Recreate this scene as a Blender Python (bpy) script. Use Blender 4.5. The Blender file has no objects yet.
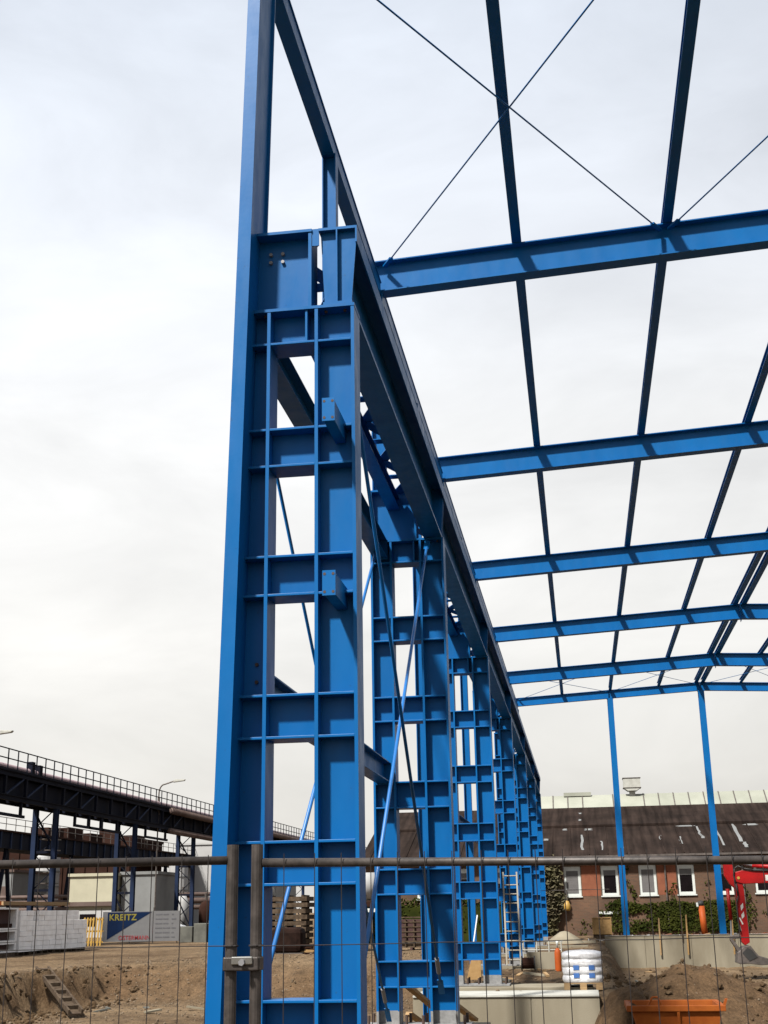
import bpy, bmesh, math, random
import numpy as np
from mathutils import Vector, Matrix, noise as mnoise
random.seed(7)
scn = bpy.context.scene
col = scn.collection
V = Vector

# ------------------------------------------------------------------ camera
EYE = 1.75
cam_d = bpy.data.cameras.new('camera')
cam = bpy.data.objects.new('camera', cam_d); col.objects.link(cam)
r_ = V((0.98863476, 0.14944836, -0.01632492))
u_ = V((0.06052141, -0.29624119, 0.95319374))
f_ = V((-0.13761713, 0.94334847, 0.30191917))
M = Matrix((r_, u_, -f_)).transposed().to_4x4(); M.translation = V((0, 0, EYE))
cam.matrix_world = M
cam_d.sensor_fit = 'VERTICAL'; cam_d.sensor_height = 24.0
cam_d.lens = 24.0 * 1259.42 / 1024.0
cam_d.clip_start = 0.1; cam_d.clip_end = 5000
scn.camera = cam

# ------------------------------------------------------------------ sky
L = V((0.55, 1.0, -1.42)).normalized()          # direction the sunlight travels
SUN_EL = math.asin(-L.z); SUN_AZ = math.atan2(-L.x, -L.y)
w = bpy.data.worlds.new('World'); scn.world = w; w.use_nodes = True
nt = w.node_tree; nt.nodes.clear()
def wn(t, **k):
    n = nt.nodes.new(t)
    for a, b in k.items(): setattr(n, a, b)
    return n
sky = wn('ShaderNodeTexSky', sky_type='NISHITA', sun_disc=False, sun_elevation=SUN_EL, sun_rotation=SUN_AZ, dust_density=4.0, air_density=1.2)
bg1 = wn('ShaderNodeBackground'); bg1.inputs['Strength'].default_value = 0.055
nt.links.new(sky.outputs[0], bg1.inputs[0])
tc = wn('ShaderNodeTexCoord')
sep = wn('ShaderNodeSeparateXYZ'); nt.links.new(tc.outputs['Generated'], sep.inputs[0])
# thin overcast veil: warm grey-white near the horizon, brighter in the middle, cool grey higher up
grad = wn('ShaderNodeValToRGB'); nt.links.new(sep.outputs['Z'], grad.inputs[0])
cr = grad.color_ramp
SKY = [(0.0, (.325, .313, .293)), (0.07, (.36, .349, .329)), (0.2, (.405, .397, .381)), (0.36, (.43, .43, .427)), (0.5, (.38, .395, .42)), (0.66, (.335, .36, .40)), (0.8, (.31, .34, .39)), (1.0, (.28, .315, .37))]
cr.elements[0].position = SKY[0][0]; cr.elements[0].color = (*SKY[0][1], 1)
cr.elements[1].position = SKY[-1][0]; cr.elements[1].color = (*SKY[-1][1], 1)
for p, c in SKY[1:-1]:
    e = cr.elements.new(p); e.color = (*c, 1)
mp = wn('ShaderNodeMapping'); mp.inputs['Scale'].default_value = (1.6, 1.6, 4.2)
nt.links.new(tc.outputs['Generated'], mp.inputs[0])
nz = wn('ShaderNodeTexNoise'); nz.inputs['Scale'].default_value = 2.6; nz.inputs['Detail'].default_value = 7; nz.inputs['Roughness'].default_value = .55; nz.inputs['Distortion'].default_value = .4
nt.links.new(mp.outputs[0], nz.inputs[0])
mr = wn('ShaderNodeMapRange'); mr.inputs[1].default_value = .3; mr.inputs[2].default_value = .7; mr.inputs[3].default_value = .875; mr.inputs[4].default_value = 1.085
nt.links.new(nz.outputs[0], mr.inputs[0])
mul = wn('ShaderNodeMix', data_type='RGBA', blend_type='MULTIPLY'); mul.inputs[0].default_value = 1
nt.links.new(grad.outputs[0], mul.inputs[6]); nt.links.new(mr.outputs[0], mul.inputs[7])
# the veil is brighter on the sunlit (left) side
glow = wn('ShaderNodeMapRange'); glow.inputs[1].default_value = -.6; glow.inputs[2].default_value = .35; glow.inputs[3].default_value = 1.2; glow.inputs[4].default_value = .95
nt.links.new(sep.outputs['X'], glow.inputs[0])
mul2 = wn('ShaderNodeMix', data_type='RGBA', blend_type='MULTIPLY'); mul2.inputs[0].default_value = 1
nt.links.new(mul.outputs[2], mul2.inputs[6]); nt.links.new(glow.outputs[0], mul2.inputs[7])
bg2 = wn('ShaderNodeBackground'); bg2.inputs['Strength'].default_value = 1.0
nt.links.new(mul2.outputs[2], bg2.inputs[0])
mixs = wn('ShaderNodeMixShader'); mixs.inputs[0].default_value = .9
nt.links.new(bg1.outputs[0], mixs.inputs[1]); nt.links.new(bg2.outputs[0], mixs.inputs[2])
out = wn('ShaderNodeOutputWorld'); nt.links.new(mixs.outputs[0], out.inputs[0])

sun_d = bpy.data.lights.new('sun', 'SUN'); sun_d.energy = 4.8; sun_d.angle = math.radians(4.0); sun_d.color = (1, .955, .88)
sun = bpy.data.objects.new('sun', sun_d); col.objects.link(sun)
sun.rotation_euler = L.to_track_quat('-Z', 'Y').to_euler()
sun.location = (-20, -30, 40)

vs = scn.view_settings
vs.view_transform = 'Standard'; vs.look = 'None'; vs.gamma = 1.0; vs.exposure = 1.2; vs.use_curve_mapping = False

# ------------------------------------------------------------------ materials
AL = .72
def mat(name, color, rough=.6, var=.12, scale=3.0, bump=0.0, bscale=60, metal=0.0, color2=None, spec=.5, stretch=None, detail=5, lo=.35, hi=.65, tex='Object'):
    color = tuple(x * AL for x in color); color2 = tuple(x * AL for x in color2) if color2 else None
    m = bpy.data.materials.new(name); m.use_nodes = True
    t = m.node_tree; b = t.nodes['Principled BSDF']
    b.inputs['Roughness'].default_value = rough; b.inputs['Metallic'].default_value = metal
    b.inputs['Specular IOR Level'].default_value = spec
    c = t.nodes.new('ShaderNodeTexCoord')
    src = c.outputs[tex]
    if stretch:
        mpp = t.nodes.new('ShaderNodeMapping'); mpp.inputs['Scale'].default_value = stretch
        t.links.new(src, mpp.inputs[0]); src = mpp.outputs[0]
    n = t.nodes.new('ShaderNodeTexNoise'); n.inputs['Scale'].default_value = scale; n.inputs['Detail'].default_value = detail; n.inputs['Roughness'].default_value = .6
    t.links.new(src, n.inputs[0])
    r = t.nodes.new('ShaderNodeMapRange'); r.inputs[1].default_value = lo; r.inputs[2].default_value = hi
    t.links.new(n.outputs[0], r.inputs[0])
    mx = t.nodes.new('ShaderNodeMix'); mx.data_type = 'RGBA'
    c2 = color2 or tuple(min(1, x * (1 + var)) for x in color)
    c1 = color if color2 else tuple(x * (1 - var) for x in color)
    mx.inputs[6].default_value = (*c1, 1); mx.inputs[7].default_value = (*c2, 1)
    t.links.new(r.outputs[0], mx.inputs[0]); t.links.new(mx.outputs[2], b.inputs['Base Color'])
    if bump:
        n2 = t.nodes.new('ShaderNodeTexNoise'); n2.inputs['Scale'].default_value = bscale; n2.inputs['Detail'].default_value = 6
        t.links.new(c.outputs[tex], n2.inputs[0])
        bp = t.nodes.new('ShaderNodeBump'); bp.inputs['Strength'].default_value = bump; bp.inputs['Distance'].default_value = .03
        t.links.new(n2.outputs[0], bp.inputs['Height']); t.links.new(bp.outputs[0], b.inputs['Normal'])
    return m
MT = {}
def steel_paint():
    m = bpy.data.materials.new('blue_paint'); m.use_nodes = True; t = m.node_tree; b = t.nodes['Principled BSDF']
    b.inputs['Specular IOR Level'].default_value = .13
    c = t.nodes.new('ShaderNodeTexCoord')
    def nse(s_, st=(1, 1, 1), d=5, ro=.6):
        mp = t.nodes.new('ShaderNodeMapping'); mp.inputs['Scale'].default_value = st; t.links.new(c.outputs['Object'], mp.inputs[0])
        n = t.nodes.new('ShaderNodeTexNoise'); n.inputs['Scale'].default_value = s_; n.inputs['Detail'].default_value = d; n.inputs['Roughness'].default_value = ro
        t.links.new(mp.outputs[0], n.inputs[0]); return n
    def rng(n, a, b_, c_, d_):
        r = t.nodes.new('ShaderNodeMapRange'); r.inputs[1].default_value = a; r.inputs[2].default_value = b_; r.inputs[3].default_value = c_; r.inputs[4].default_value = d_
        t.links.new(n.outputs[0], r.inputs[0]); return r
    def mix(f, a, b_):
        x = t.nodes.new('ShaderNodeMix'); x.data_type = 'RGBA'; t.links.new(f.outputs[0], x.inputs[0])
        for k, v in ((6, a), (7, b_)):
            if isinstance(v, tuple): x.inputs[k].default_value = (*v, 1)
            else: t.links.new(v.outputs[2], x.inputs[k])
        return x
    base = mix(rng(nse(1.4, (1, 1, .4)), .35, .65, 0, 1), (.001, .066, .206), (.0014, .078, .238))
    dust = mix(rng(nse(2.7, (1, 1, .16), 7, .7), .52, .80, 0, .25), base, (.010, .078, .18))       # dusty runs down the faces
    scuf = mix(rng(nse(21, (1, 1, 1), 3, .5), .70, .76, 0, .5), dust, (.012, .045, .10))           # small scuffs
    t.links.new(scuf.outputs[2], b.inputs['Base Color'])
    t.links.new(rng(nse(5, (1, 1, .4)), .3, .7, .32, .48).outputs[0], b.inputs['Roughness'])
    bp = t.nodes.new('ShaderNodeBump'); bp.inputs['Strength'].default_value = .035; bp.inputs['Distance'].default_value = .02
    t.links.new(nse(9).outputs[0], bp.inputs['Height']); t.links.new(bp.outputs[0], b.inputs['Normal'])
    return m
MT['blue'] = steel_paint()
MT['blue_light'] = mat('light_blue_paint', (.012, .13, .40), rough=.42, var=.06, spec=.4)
MT['primer'] = mat('bare_grey_steel', (.2, .2, .2), rough=.7, var=.2, scale=12)
MT['bolt'] = mat('zinc_bolt', (.2, .2, .21), rough=.6, metal=.3)
MT['darkbolt'] = mat('rusty_bolt', (.05, .028, .02), rough=.8)
MT['galv'] = mat('weathered_galvanised_tube', (.046, .038, .034), rough=.5, var=.35, scale=18, metal=.25, spec=.4, bump=.05)
MT['wire'] = mat('fence_wire', (.022, .018, .017), rough=.7, spec=.2)
MT['clamp'] = mat('bright_clamp', (.4, .4, .38), rough=.25, metal=.9)
MT['concrete'] = mat('concrete', (.185, .160, .115), rough=.95, spec=.15, color2=(.255, .228, .172), scale=1.1, bump=.15, bscale=40, stretch=(1, 1, .25))
MT['concrete_top'] = mat('pale_concrete', (.33, .33, .30), rough=.9, color2=(.42, .42, .385), scale=2.5, bump=.15)
MT['wood'] = mat('formwork_timber', (.23, .14, .06), rough=.8, color2=(.33, .215, .10), scale=4, stretch=(1, 1, 8))
MT['wood_dark'] = mat('muddy_timber', (.045, .031, .021), rough=.95, spec=.1, color2=(.10, .073, .050), scale=5)
MT['osb'] = mat('yellow_plywood', (.27, .155, .05), rough=.8, color2=(.33, .20, .075), scale=9)
MT['white'] = mat('white_plastic', (.85, .85, .85), rough=.5, var=.1, scale=9)
MT['block'] = mat('pale_grey_blocks', (.95, .93, .92), rough=.85, color2=(1.1, 1.09, 1.08), scale=1.7)
MT['blockdark'] = mat('dark_brown_and_gap_shade', (.05, .02, .018), rough=.9)
MT['orange'] = mat('orange_skip_paint', (.25, .056, .005), rough=.7, spec=.2, color2=(.33, .085, .010), scale=3.5, bump=.05)
MT['orange2'] = mat('orange_plastic', (.33, .062, .008), rough=.6, spec=.2)
MT['red'] = mat('red_machine_paint', (.29, .003, .004), rough=.45, spec=.25, var=.15, scale=2.5)
MT['black'] = mat('black_rubber', (.012, .012, .012), rough=.7)
MT['iron'] = mat('worn_dark_steel', (.06, .05, .045), rough=.6, color2=(.12, .10, .09), scale=5, metal=.3)
MT['navy'] = mat('navy_steel', (.0035, .004, .009), rough=.85, color2=(.006, .008, .018), scale=.6, spec=.1)
MT['navylit'] = mat('lit_navy_steel', (.007, .016, .045), rough=.75, spec=.15, var=.3, scale=.6)  # lighter copy of navy, lit tone put into the colour
MT['pipe'] = mat('brown_pipe_lagging', (.085, .056, .048), rough=.7, spec=.15, color2=(.13, .095, .084), scale=.7)
MT['pipepink'] = mat('pale_pipe_lagging', (.30, .22, .24), rough=.5, var=.15, scale=.8)
MT['brownbld'] = mat('dark_brown_cladding', (.024, .011, .008), rough=.95, spec=.06, color2=(.040, .020, .015), scale=.4)
MT['whitebld'] = mat('white_cladding', (.36, .36, .36), rough=.7, var=.07, scale=.5)
MT['cream'] = mat('cream_cladding', (.37, .35, .255), rough=.7, var=.07, scale=.8)
MT['greybld'] = mat('grey_cladding', (.16, .165, .165), rough=.8, var=.12, scale=.6)
MT['glass'] = mat('dark_window_glass', (.006, .004, .005), rough=.2, var=.2, spec=.12)
MT['frame'] = mat('white_window_frame', (.52, .55, .53), rough=.5, var=.05)
MT['shutter'] = mat('grey_roller_shutter', (.105, .10, .10), rough=.6, var=.1, scale=2)
MT['ridge'] = mat('pale_rooflight', (.22, .228, .185), rough=.6, color2=(.30, .308, .258), scale=.35)
MT['yellow'] = mat('yellow_paint', (.36, .21, .03), rough=.6)
MT['signblue'] = mat('sign_blue', (.001, .010, .040), spec=.15, rough=.4)
MT['signwhite'] = mat('sign_white', (.125, .125, .13), rough=.5, spec=.2, var=.05)
MT['signred'] = mat('sign_red', (.20, .003, .010), rough=.4)
MT['signyellow'] = mat('sign_yellow', (.17, .14, .012), rough=.4)
MT['signgrey'] = mat('sign_grey_print', (.07, .07, .08), rough=.5)
MT['leaf'] = mat('leaf', (.011, .017, .002), rough=.85, spec=.06, color2=(.036, .040, .006), scale=.9, lo=.3, hi=.7)
MT['leafbrown'] = mat('brown_leaf', (.045, .032, .012), rough=.8, color2=(.075, .07, .018), scale=.9)
MT['stone'] = mat('gravel_stone', (.10, .070, .043), rough=.95, color2=(.20, .155, .11), scale=1.8, spec=.1)
MT['clod'] = mat('earth_clod', (.055, .034, .018), rough=1, spec=.05, color2=(.10, .068, .040), scale=2)
MT['film'] = mat('white_sacks_under_film', (.62, .62, .64), rough=.3, var=.14, scale=16, bump=.3, bscale=22, spec=.5)
MT['bluelabel'] = mat('blue_print', (.035, .12, .36), rough=.5)
MT['darkgrey'] = mat('dirty_grey_concrete', (.085, .085, .072), rough=.9, var=.25, scale=2)
MT['rustdark'] = mat('dark_rusty_steel', (.016, .008, .006), rough=.9, spec=.08, var=.4, scale=3)
MT['ladder'] = mat('aluminium', (.23, .21, .17), rough=.6, metal=.3, var=.1)

def brick_mat():
    m = bpy.data.materials.new('brick_wall'); m.use_nodes = True; t = m.node_tree; b = t.nodes['Principled BSDF']
    b.inputs['Roughness'].default_value = .9
    c = t.nodes.new('ShaderNodeTexCoord'); mp = t.nodes.new('ShaderNodeMapping'); mp.inputs['Rotation'].default_value = (math.radians(90), 0, 0)
    t.links.new(c.outputs['Object'], mp.inputs[0])
    br = t.nodes.new('ShaderNodeTexBrick'); br.inputs['Scale'].default_value = 1
    br.inputs['Brick Width'].default_value = .25; br.inputs['Row Height'].default_value = .083; br.inputs['Mortar Size'].default_value = .008
    br.inputs['Color1'].default_value = (.070, .032, .016, 1); br.inputs['Color2'].default_value = (.050, .025, .013, 1); br.inputs['Mortar'].default_value = (.062, .044, .028, 1)
    t.links.new(mp.outputs[0], br.inputs[0])
    n = t.nodes.new('ShaderNodeTexNoise'); n.inputs['Scale'].default_value = .55; n.inputs['Detail'].default_value = 6; t.links.new(c.outputs['Object'], n.inputs[0])
    r = t.nodes.new('ShaderNodeMapRange'); r.inputs[1].default_value = .35; r.inputs[2].default_value = .65; r.inputs[3].default_value = .72; r.inputs[4].default_value = 1.35
    t.links.new(n.outputs[0], r.inputs[0])
    mx = t.nodes.new('ShaderNodeMix'); mx.data_type = 'RGBA'; mx.blend_type = 'MULTIPLY'; mx.inputs[0].default_value = 1
    t.links.new(br.outputs[0], mx.inputs[6]); t.links.new(r.outputs[0], mx.inputs[7]); t.links.new(mx.outputs[2], b.inputs['Base Color'])
    return m
MT['brick'] = brick_mat()
MT['brickred'] = mat('orange_brick_panel', (.16, .045, .018), rough=.9, color2=(.21, .065, .027), scale=3)

def roof_mat():
    m = bpy.data.materials.new('brown_roofing_felt'); m.use_nodes = True; t = m.node_tree; b = t.nodes['Principled BSDF']
    b.inputs['Roughness'].default_value = .95; b.inputs['Specular IOR Level'].default_value = .04
    c = t.nodes.new('ShaderNodeTexCoord')
    n = t.nodes.new('ShaderNodeTexNoise'); n.inputs['Scale'].default_value = .5; n.inputs['Detail'].default_value = 8; n.inputs['Roughness'].default_value = .65
    t.links.new(c.outputs['Object'], n.inputs[0])
    r = t.nodes.new('ShaderNodeValToRGB'); t.links.new(n.outputs[0], r.inputs[0])
    r.color_ramp.elements[0].position = .3; r.color_ramp.elements[0].color = (.0095, .0068, .0058, 1)
    r.color_ramp.elements[1].position = .75; r.color_ramp.elements[1].color = (.023, .0158, .0130, 1)
    mp = t.nodes.new('ShaderNodeMapping'); mp.inputs['Scale'].default_value = (3.2, .22, .3); t.links.new(c.outputs['Object'], mp.inputs[0])
    n2 = t.nodes.new('ShaderNodeTexNoise'); n2.inputs['Scale'].default_value = 1.0; n2.inputs['Detail'].default_value = 6; t.links.new(mp.outputs[0], n2.inputs[0])
    r2 = t.nodes.new('ShaderNodeMapRange'); r2.inputs[1].default_value = .3; r2.inputs[2].default_value = .7; r2.inputs[3].default_value = .55; r2.inputs[4].default_value = 1.5; t.links.new(n2.outputs[0], r2.inputs[0])
    mx = t.nodes.new('ShaderNodeMix'); mx.data_type = 'RGBA'; mx.blend_type = 'MULTIPLY'; mx.inputs[0].default_value = 1
    t.links.new(r.outputs[0], mx.inputs[6]); t.links.new(r2.outputs[0], mx.inputs[7]); t.links.new(mx.outputs[2], b.inputs['Base Color'])
    return m
MT['roof'] = roof_mat()

def ground_mat():
    m = bpy.data.materials.new('site_soil'); m.use_nodes = True; t = m.node_tree; b = t.nodes['Principled BSDF']
    b.inputs['Roughness'].default_value = .95; b.inputs['Specular IOR Level'].default_value = .1
    c = t.nodes.new('ShaderNodeTexCoord')
    def nse(s, d=6, ro=.6):
        n = t.nodes.new('ShaderNodeTexNoise'); n.inputs['Scale'].default_value = s; n.inputs['Detail'].default_value = d; n.inputs['Roughness'].default_value = ro
        t.links.new(c.outputs['Object'], n.inputs[0]); return n
    n1 = nse(.16, 5); n2 = nse(2.2, 8, .7)
    r1 = t.nodes.new('ShaderNodeValToRGB'); t.links.new(n1.outputs[0], r1.inputs[0])
    e = r1.color_ramp.elements
    e[0].position = .38; e[0].color = (.078, .050, .028, 1); e[1].position = .62; e[1].color = (.152, .106, .063, 1)
    r2 = t.nodes.new('ShaderNodeMapRange'); r2.inputs[1].default_value = .3; r2.inputs[2].default_value = .7; r2.inputs[3].default_value = .62; r2.inputs[4].default_value = 1.35
    n4 = nse(13, 4, .8); ad = t.nodes.new('ShaderNodeMix'); ad.inputs[0].default_value = .5
    t.links.new(n2.outputs[0], ad.inputs[2]); t.links.new(n4.outputs[0], ad.inputs[3])
    r2.inputs[1].default_value = .38; r2.inputs[2].default_value = .62; r2.inputs[3].default_value = .5; r2.inputs[4].default_value = 1.45
    t.links.new(ad.outputs[0], r2.inputs[0])
    mx = t.nodes.new('ShaderNodeMix'); mx.data_type = 'RGBA'; mx.blend_type = 'MULTIPLY'; mx.inputs[0].default_value = 1
    # vertex colour: 0 sandy track, 1 freshly dug dark soil and painted left-wall shade
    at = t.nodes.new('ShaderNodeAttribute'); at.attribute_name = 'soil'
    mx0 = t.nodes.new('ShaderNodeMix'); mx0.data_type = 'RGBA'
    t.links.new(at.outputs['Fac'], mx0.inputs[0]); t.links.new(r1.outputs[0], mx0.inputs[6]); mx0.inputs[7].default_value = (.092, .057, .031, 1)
    t.links.new(mx0.outputs[2], mx.inputs[6]); t.links.new(r2.outputs[0], mx.inputs[7])
    # pale stones
    vo = t.nodes.new('ShaderNodeTexVoronoi'); vo.inputs['Scale'].default_value = 5.5; t.links.new(c.outputs['Object'], vo.inputs[0])
    lt = t.nodes.new('ShaderNodeMath'); lt.operation = 'LESS_THAN'; lt.inputs[1].default_value = .17; t.links.new(vo.outputs['Distance'], lt.inputs[0])
    sp = t.nodes.new('ShaderNodeSeparateColor'); t.links.new(vo.outputs['Color'], sp.inputs[0])
    gt = t.nodes.new('ShaderNodeMath'); gt.operation = 'GREATER_THAN'; gt.inputs[1].default_value = .72; t.links.new(sp.outputs[0], gt.inputs[0])
    mm = t.nodes.new('ShaderNodeMath'); mm.operation = 'MULTIPLY'; t.links.new(lt.outputs[0], mm.inputs[0]); t.links.new(gt.outputs[0], mm.inputs[1])
    mx2 = t.nodes.new('ShaderNodeMix'); mx2.data_type = 'RGBA'; t.links.new(mm.outputs[0], mx2.inputs[0])
    t.links.new(mx.outputs[2], mx2.inputs[6]); mx2.inputs[7].default_value = (.15, .11, .075, 1)
    t.links.new(mx2.outputs[2], b.inputs['Base Color'])
    n3 = nse(9, 8, .75)
    bp = t.nodes.new('ShaderNodeBump'); bp.inputs['Strength'].default_value = .9; bp.inputs['Distance'].default_value = .14
    t.links.new(n3.outputs[0], bp.inputs['Height']); t.links.new(bp.outputs[0], b.inputs['Normal'])
    return m
MT['soil'] = ground_mat()

# ------------------------------------------------------------------ mesh helpers
class MB:
    def __init__(s): s.v = []; s.f = []; s.mi = []
    def add(s, vs, fs, mi=0):
        o = len(s.v); s.v += [tuple(p) for p in vs]; s.f += [tuple(i + o for i in f) for f in fs]; s.mi += [mi] * len(fs); return s
    def box(s, x0, x1, y0, y1, z0, z1, mi=0):
        vs = [(x, y, z) for z in (z0, z1) for y in (y0, y1) for x in (x0, x1)]
        return s.add(vs, [(0, 2, 3, 1), (4, 5, 7, 6), (0, 1, 5, 4), (2, 6, 7, 3), (0, 4, 6, 2), (1, 3, 7, 5)], mi)
    def obox(s, p0, p1, wx, hz, up=(0, 0, 1), off=(0, 0), mi=0):
        p0 = V(p0); p1 = V(p1); d = (p1 - p0).normalized(); up = V(up)
        sd = d.cross(up)
        if sd.length < 1e-4: sd = d.cross(V((1, 0, 0)))
        sd.normalize(); u = sd.cross(d).normalized()
        vs = []
        for p in (p0, p1):
            for b in (-1, 1):
                for a in (-1, 1):
                    vs.append(p + sd * (off[0] + a * wx / 2) + u * (off[1] + b * hz / 2))
        return s.add(vs, [(0, 1, 3, 2), (4, 6, 7, 5), (0, 4, 5, 1), (2, 3, 7, 6), (0, 2, 6, 4), (1, 5, 7, 3)], mi)
    def ibeam(s, p0, p1, h, b, tf=.018, tw=.012, up=(0, 0, 1), mi=0):
        # axis through the centroid; h along up, b across
        s.obox(p0, p1, b, tf, up, (0, h / 2 - tf / 2), mi); s.obox(p0, p1, b, tf, up, (0, -h / 2 + tf / 2), mi)
        return s.obox(p0, p1, tw, h - 2 * tf, up, (0, 0), mi)
    def tube(s, p0, p1, r, n=8, r1=None, mi=0):
        p0 = V(p0); p1 = V(p1); d = (p1 - p0).normalized(); a = d.orthogonal().normalized(); b = d.cross(a)
        r1 = r if r1 is None else r1; vs = []
        for p, rr in ((p0, r), (p1, r1)):
            for i in range(n):
                t = 2 * math.pi * i / n; vs.append(p + (a * math.cos(t) + b * math.sin(t)) * rr)
        fs = [(i, (i + 1) % n, n + (i + 1) % n, n + i) for i in range(n)] + [tuple(range(n - 1, -1, -1)), tuple(range(n, 2 * n))]
        return s.add(vs, fs, mi)
    def path(s, pts, r, n=8, mi=0):
        for a, b in zip(pts[:-1], pts[1:]): s.tube(a, b, r, n, mi=mi)
        return s
    def prism(s, poly, y0, y1, mi=0, axes='xz'):
        n = len(poly); vs = []
        for t in (y0, y1):
            for a, b in poly:
                vs.append({'xz': (a, t, b), 'yz': (t, a, b), 'xy': (a, b, t)}[axes])
        fs = [tuple(range(n - 1, -1, -1)), tuple(range(n, 2 * n))] + [(i, (i + 1) % n, n + (i + 1) % n, n + i) for i in range(n)]
        return s.add(vs, fs, mi)
    def lathe(s, prof, c, n=16, mi=0):
        vs = []; m = len(prof)
        for i in range(n):
            t = 2 * math.pi * i / n
            for r, z in prof: vs.append((c[0] + r * math.cos(t), c[1] + r * math.sin(t), c[2] + z))
        fs = []
        for i in range(n):
            j = (i + 1) % n
            for k in range(m - 1): fs.append((i * m + k, j * m + k, j * m + k + 1, i * m + k + 1))
        return s.add(vs, fs, mi)
    def build(s, name, m, parent=None, smooth=False, bevel=0):
        me = bpy.data.meshes.new(name)
        off = V(parent_world(parent)) if parent else V((0, 0, 0))
        me.from_pydata([V(p) - off for p in s.v], [], s.f)
        ms = m if isinstance(m, (list, tuple)) else [m]
        for x in ms: me.materials.append(MT[x])
        for p, i in zip(me.polygons, s.mi): p.material_index = i
        bm = bmesh.new(); bm.from_mesh(me); bmesh.ops.recalc_face_normals(bm, faces=bm.faces); bm.to_mesh(me); bm.free()
        if smooth:
            for p in me.polygons: p.use_smooth = True
        o = bpy.data.objects.new(name, me); col.objects.link(o)
        if parent: o.parent = parent
        if bevel:
            md = o.modifiers.new('bevel', 'BEVEL'); md.width = bevel; md.segments = 2; md.limit_method = 'ANGLE'
        return o
def parent_world(p):
    l = V((0, 0, 0))
    while p is not None: l = l + p.location; p = p.parent
    return l
def tag(o, label, cat, group=None):
    o['label'] = label; o['category'] = cat
    if group: o['group'] = group
    return o
def thing(name, label, cat, loc=(0, 0, 0), group=None):
    o = bpy.data.objects.new(name, None); col.objects.link(o); o.location = loc; o.empty_display_size = .2
    return tag(o, label, cat, group)
def copy_tree(o, parent=None, loc=None):
    c = o.copy(); col.objects.link(c)
    if parent: c.parent = parent
    if loc is not None: c.location = loc
    for ch in [x for x in bpy.data.objects if x.parent == o]: copy_tree(ch, c)
    return c
def kind(o, k): o['kind'] = k; return o
ORD = ['first', 'second', 'third', 'fourth', 'fifth', 'sixth', 'seventh', 'eighth', 'ninth']

# ------------------------------------------------------------------ ground
def fbm(x, y, s, o=4, seed=0.0): return mnoise.fractal(V((x * s + seed, y * s - seed, seed)), 1.0, 2.0, o)
def sstep(a, b, x):
    t = max(0., min(1., (x - a) / (b - a))); return t * t * (3 - 2 * t)
def height(x, y):
    jx = .35 * fbm(x, y, .5, 4, 3.1); jy = .5 * fbm(x, y, .35, 4, 9.7)
    h = .06 * fbm(x, y, .12, 4, 1.3); soil = 0.0
    # excavation left of and under the first bays
    left = sstep(-17.85, -17.3, x + jx); far = 1 - sstep(44.8, 48.3, y + jy)
    near = sstep(12.6, 14.0, y); right = 1 - sstep(16.6, 17.4, x)
    a = left * far * near * right
    # excavation inside the hall
    b = sstep(.55, 1.5, x + jx * .4) * (1 - sstep(67.03, 67.2, y)) * near * right
    pit = max(a, b)
    bank = 4 * pit * (1 - pit)
    base = -1.18 + .05 * fbm(x, y, .6, 4, 5)
    h = h * (1 - pit) + base * pit
    soil = max(soil, .75 * bank, (1 if x < -16.2 else 0) * min(1, 2.2 * bank))  # left pit wall also gets its shade painted in as darker soil
    # made-up level between the foundations under the crane columns
    p = sstep(-3.7, -3.35, x) * (1 - sstep(.55, 1.5, x + jx * .4)) * sstep(27.0, 27.25, y) * (1 - sstep(71, 74, y))
    h = h * (1 - p) + (.08 + .02 * fbm(x, y, .8)) * p
    # level behind the far wall
    q = sstep(67.1, 67.25, y) * (1 - sstep(74, 79, y)) * sstep(-4, -3, x) * (1 - sstep(19, 21, x))
    h = h + q * .25 * (1 - p)
    # spoil heap behind the skip
    d = 1.5 * math.exp(-(((x - 2.1) / 1.75) ** 2 + ((y - 31.5) / 2.2) ** 2)) + 1.15 * math.exp(-(((x - .75) / .95) ** 2 + ((y - 28.0) / 1.3) ** 2)) + .75 * math.exp(-(((x - 4.3) / 1.5) ** 2 + ((y - 32.5) / 2.2) ** 2))
    d += 1.3 * math.exp(-(((x - .75) / .75) ** 2 + ((y - 26.2) / .9) ** 2))
    d *= (1 - p)
    h += d * (1 + .12 * fbm(x, y, 1.1, 4, 2)); soil = max(soil, min(1, d * 1.6))
    # little gravel ridge on the left bank
    h += .25 * math.exp(-((y - 50) / 1.6) ** 2) * sstep(-19, -12, x) * (1 - sstep(-5, -3.5, x)) * (1 + .4 * fbm(x, y, .7))
    # wheel ruts on the track and in the pit
    for c_ in (41.2, 42.9): h -= .09 * math.exp(-((y - c_ - .4 * math.sin(x * .25)) / .22) ** 2) * pit * (1 if x < -3.7 else 0)
    for c_ in (53.5, 55.3, 57.6): h -= .06 * math.exp(-((y - c_ - .8 * math.sin(x * .12)) / .3) ** 2) * (1 if x < -5 else 0)
    # surface roughness
    rr = .05 + .10 * bank + .06 * min(1, d)
    if y < 90: h += rr * fbm(x, y, 1.7, 5, 7)
    return h, soil
def axis(segs):
    a = []
    for lo, hi, st in segs: a += list(np.arange(lo, hi, st))
    return a
xs = axis([(-1500, -300, 200), (-300, -60, 30), (-60, -22, 2), (-22, -3.8, .3), (-3.8, 8, .2), (8, 20, .5), (20, 60, 5), (60, 300, 30), (300, 1501, 200)])
ys = axis([(-300, -20, 40), (-20, 10, 3), (10, 24, .5), (24, 34, .16), (34, 52, .25), (52, 66.9, .6), (66.9, 67.4, .08), (67.4, 82, .7), (82, 130, 4), (130, 400, 30), (400, 3001, 260)])
vs_ = []; sl = []
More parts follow.
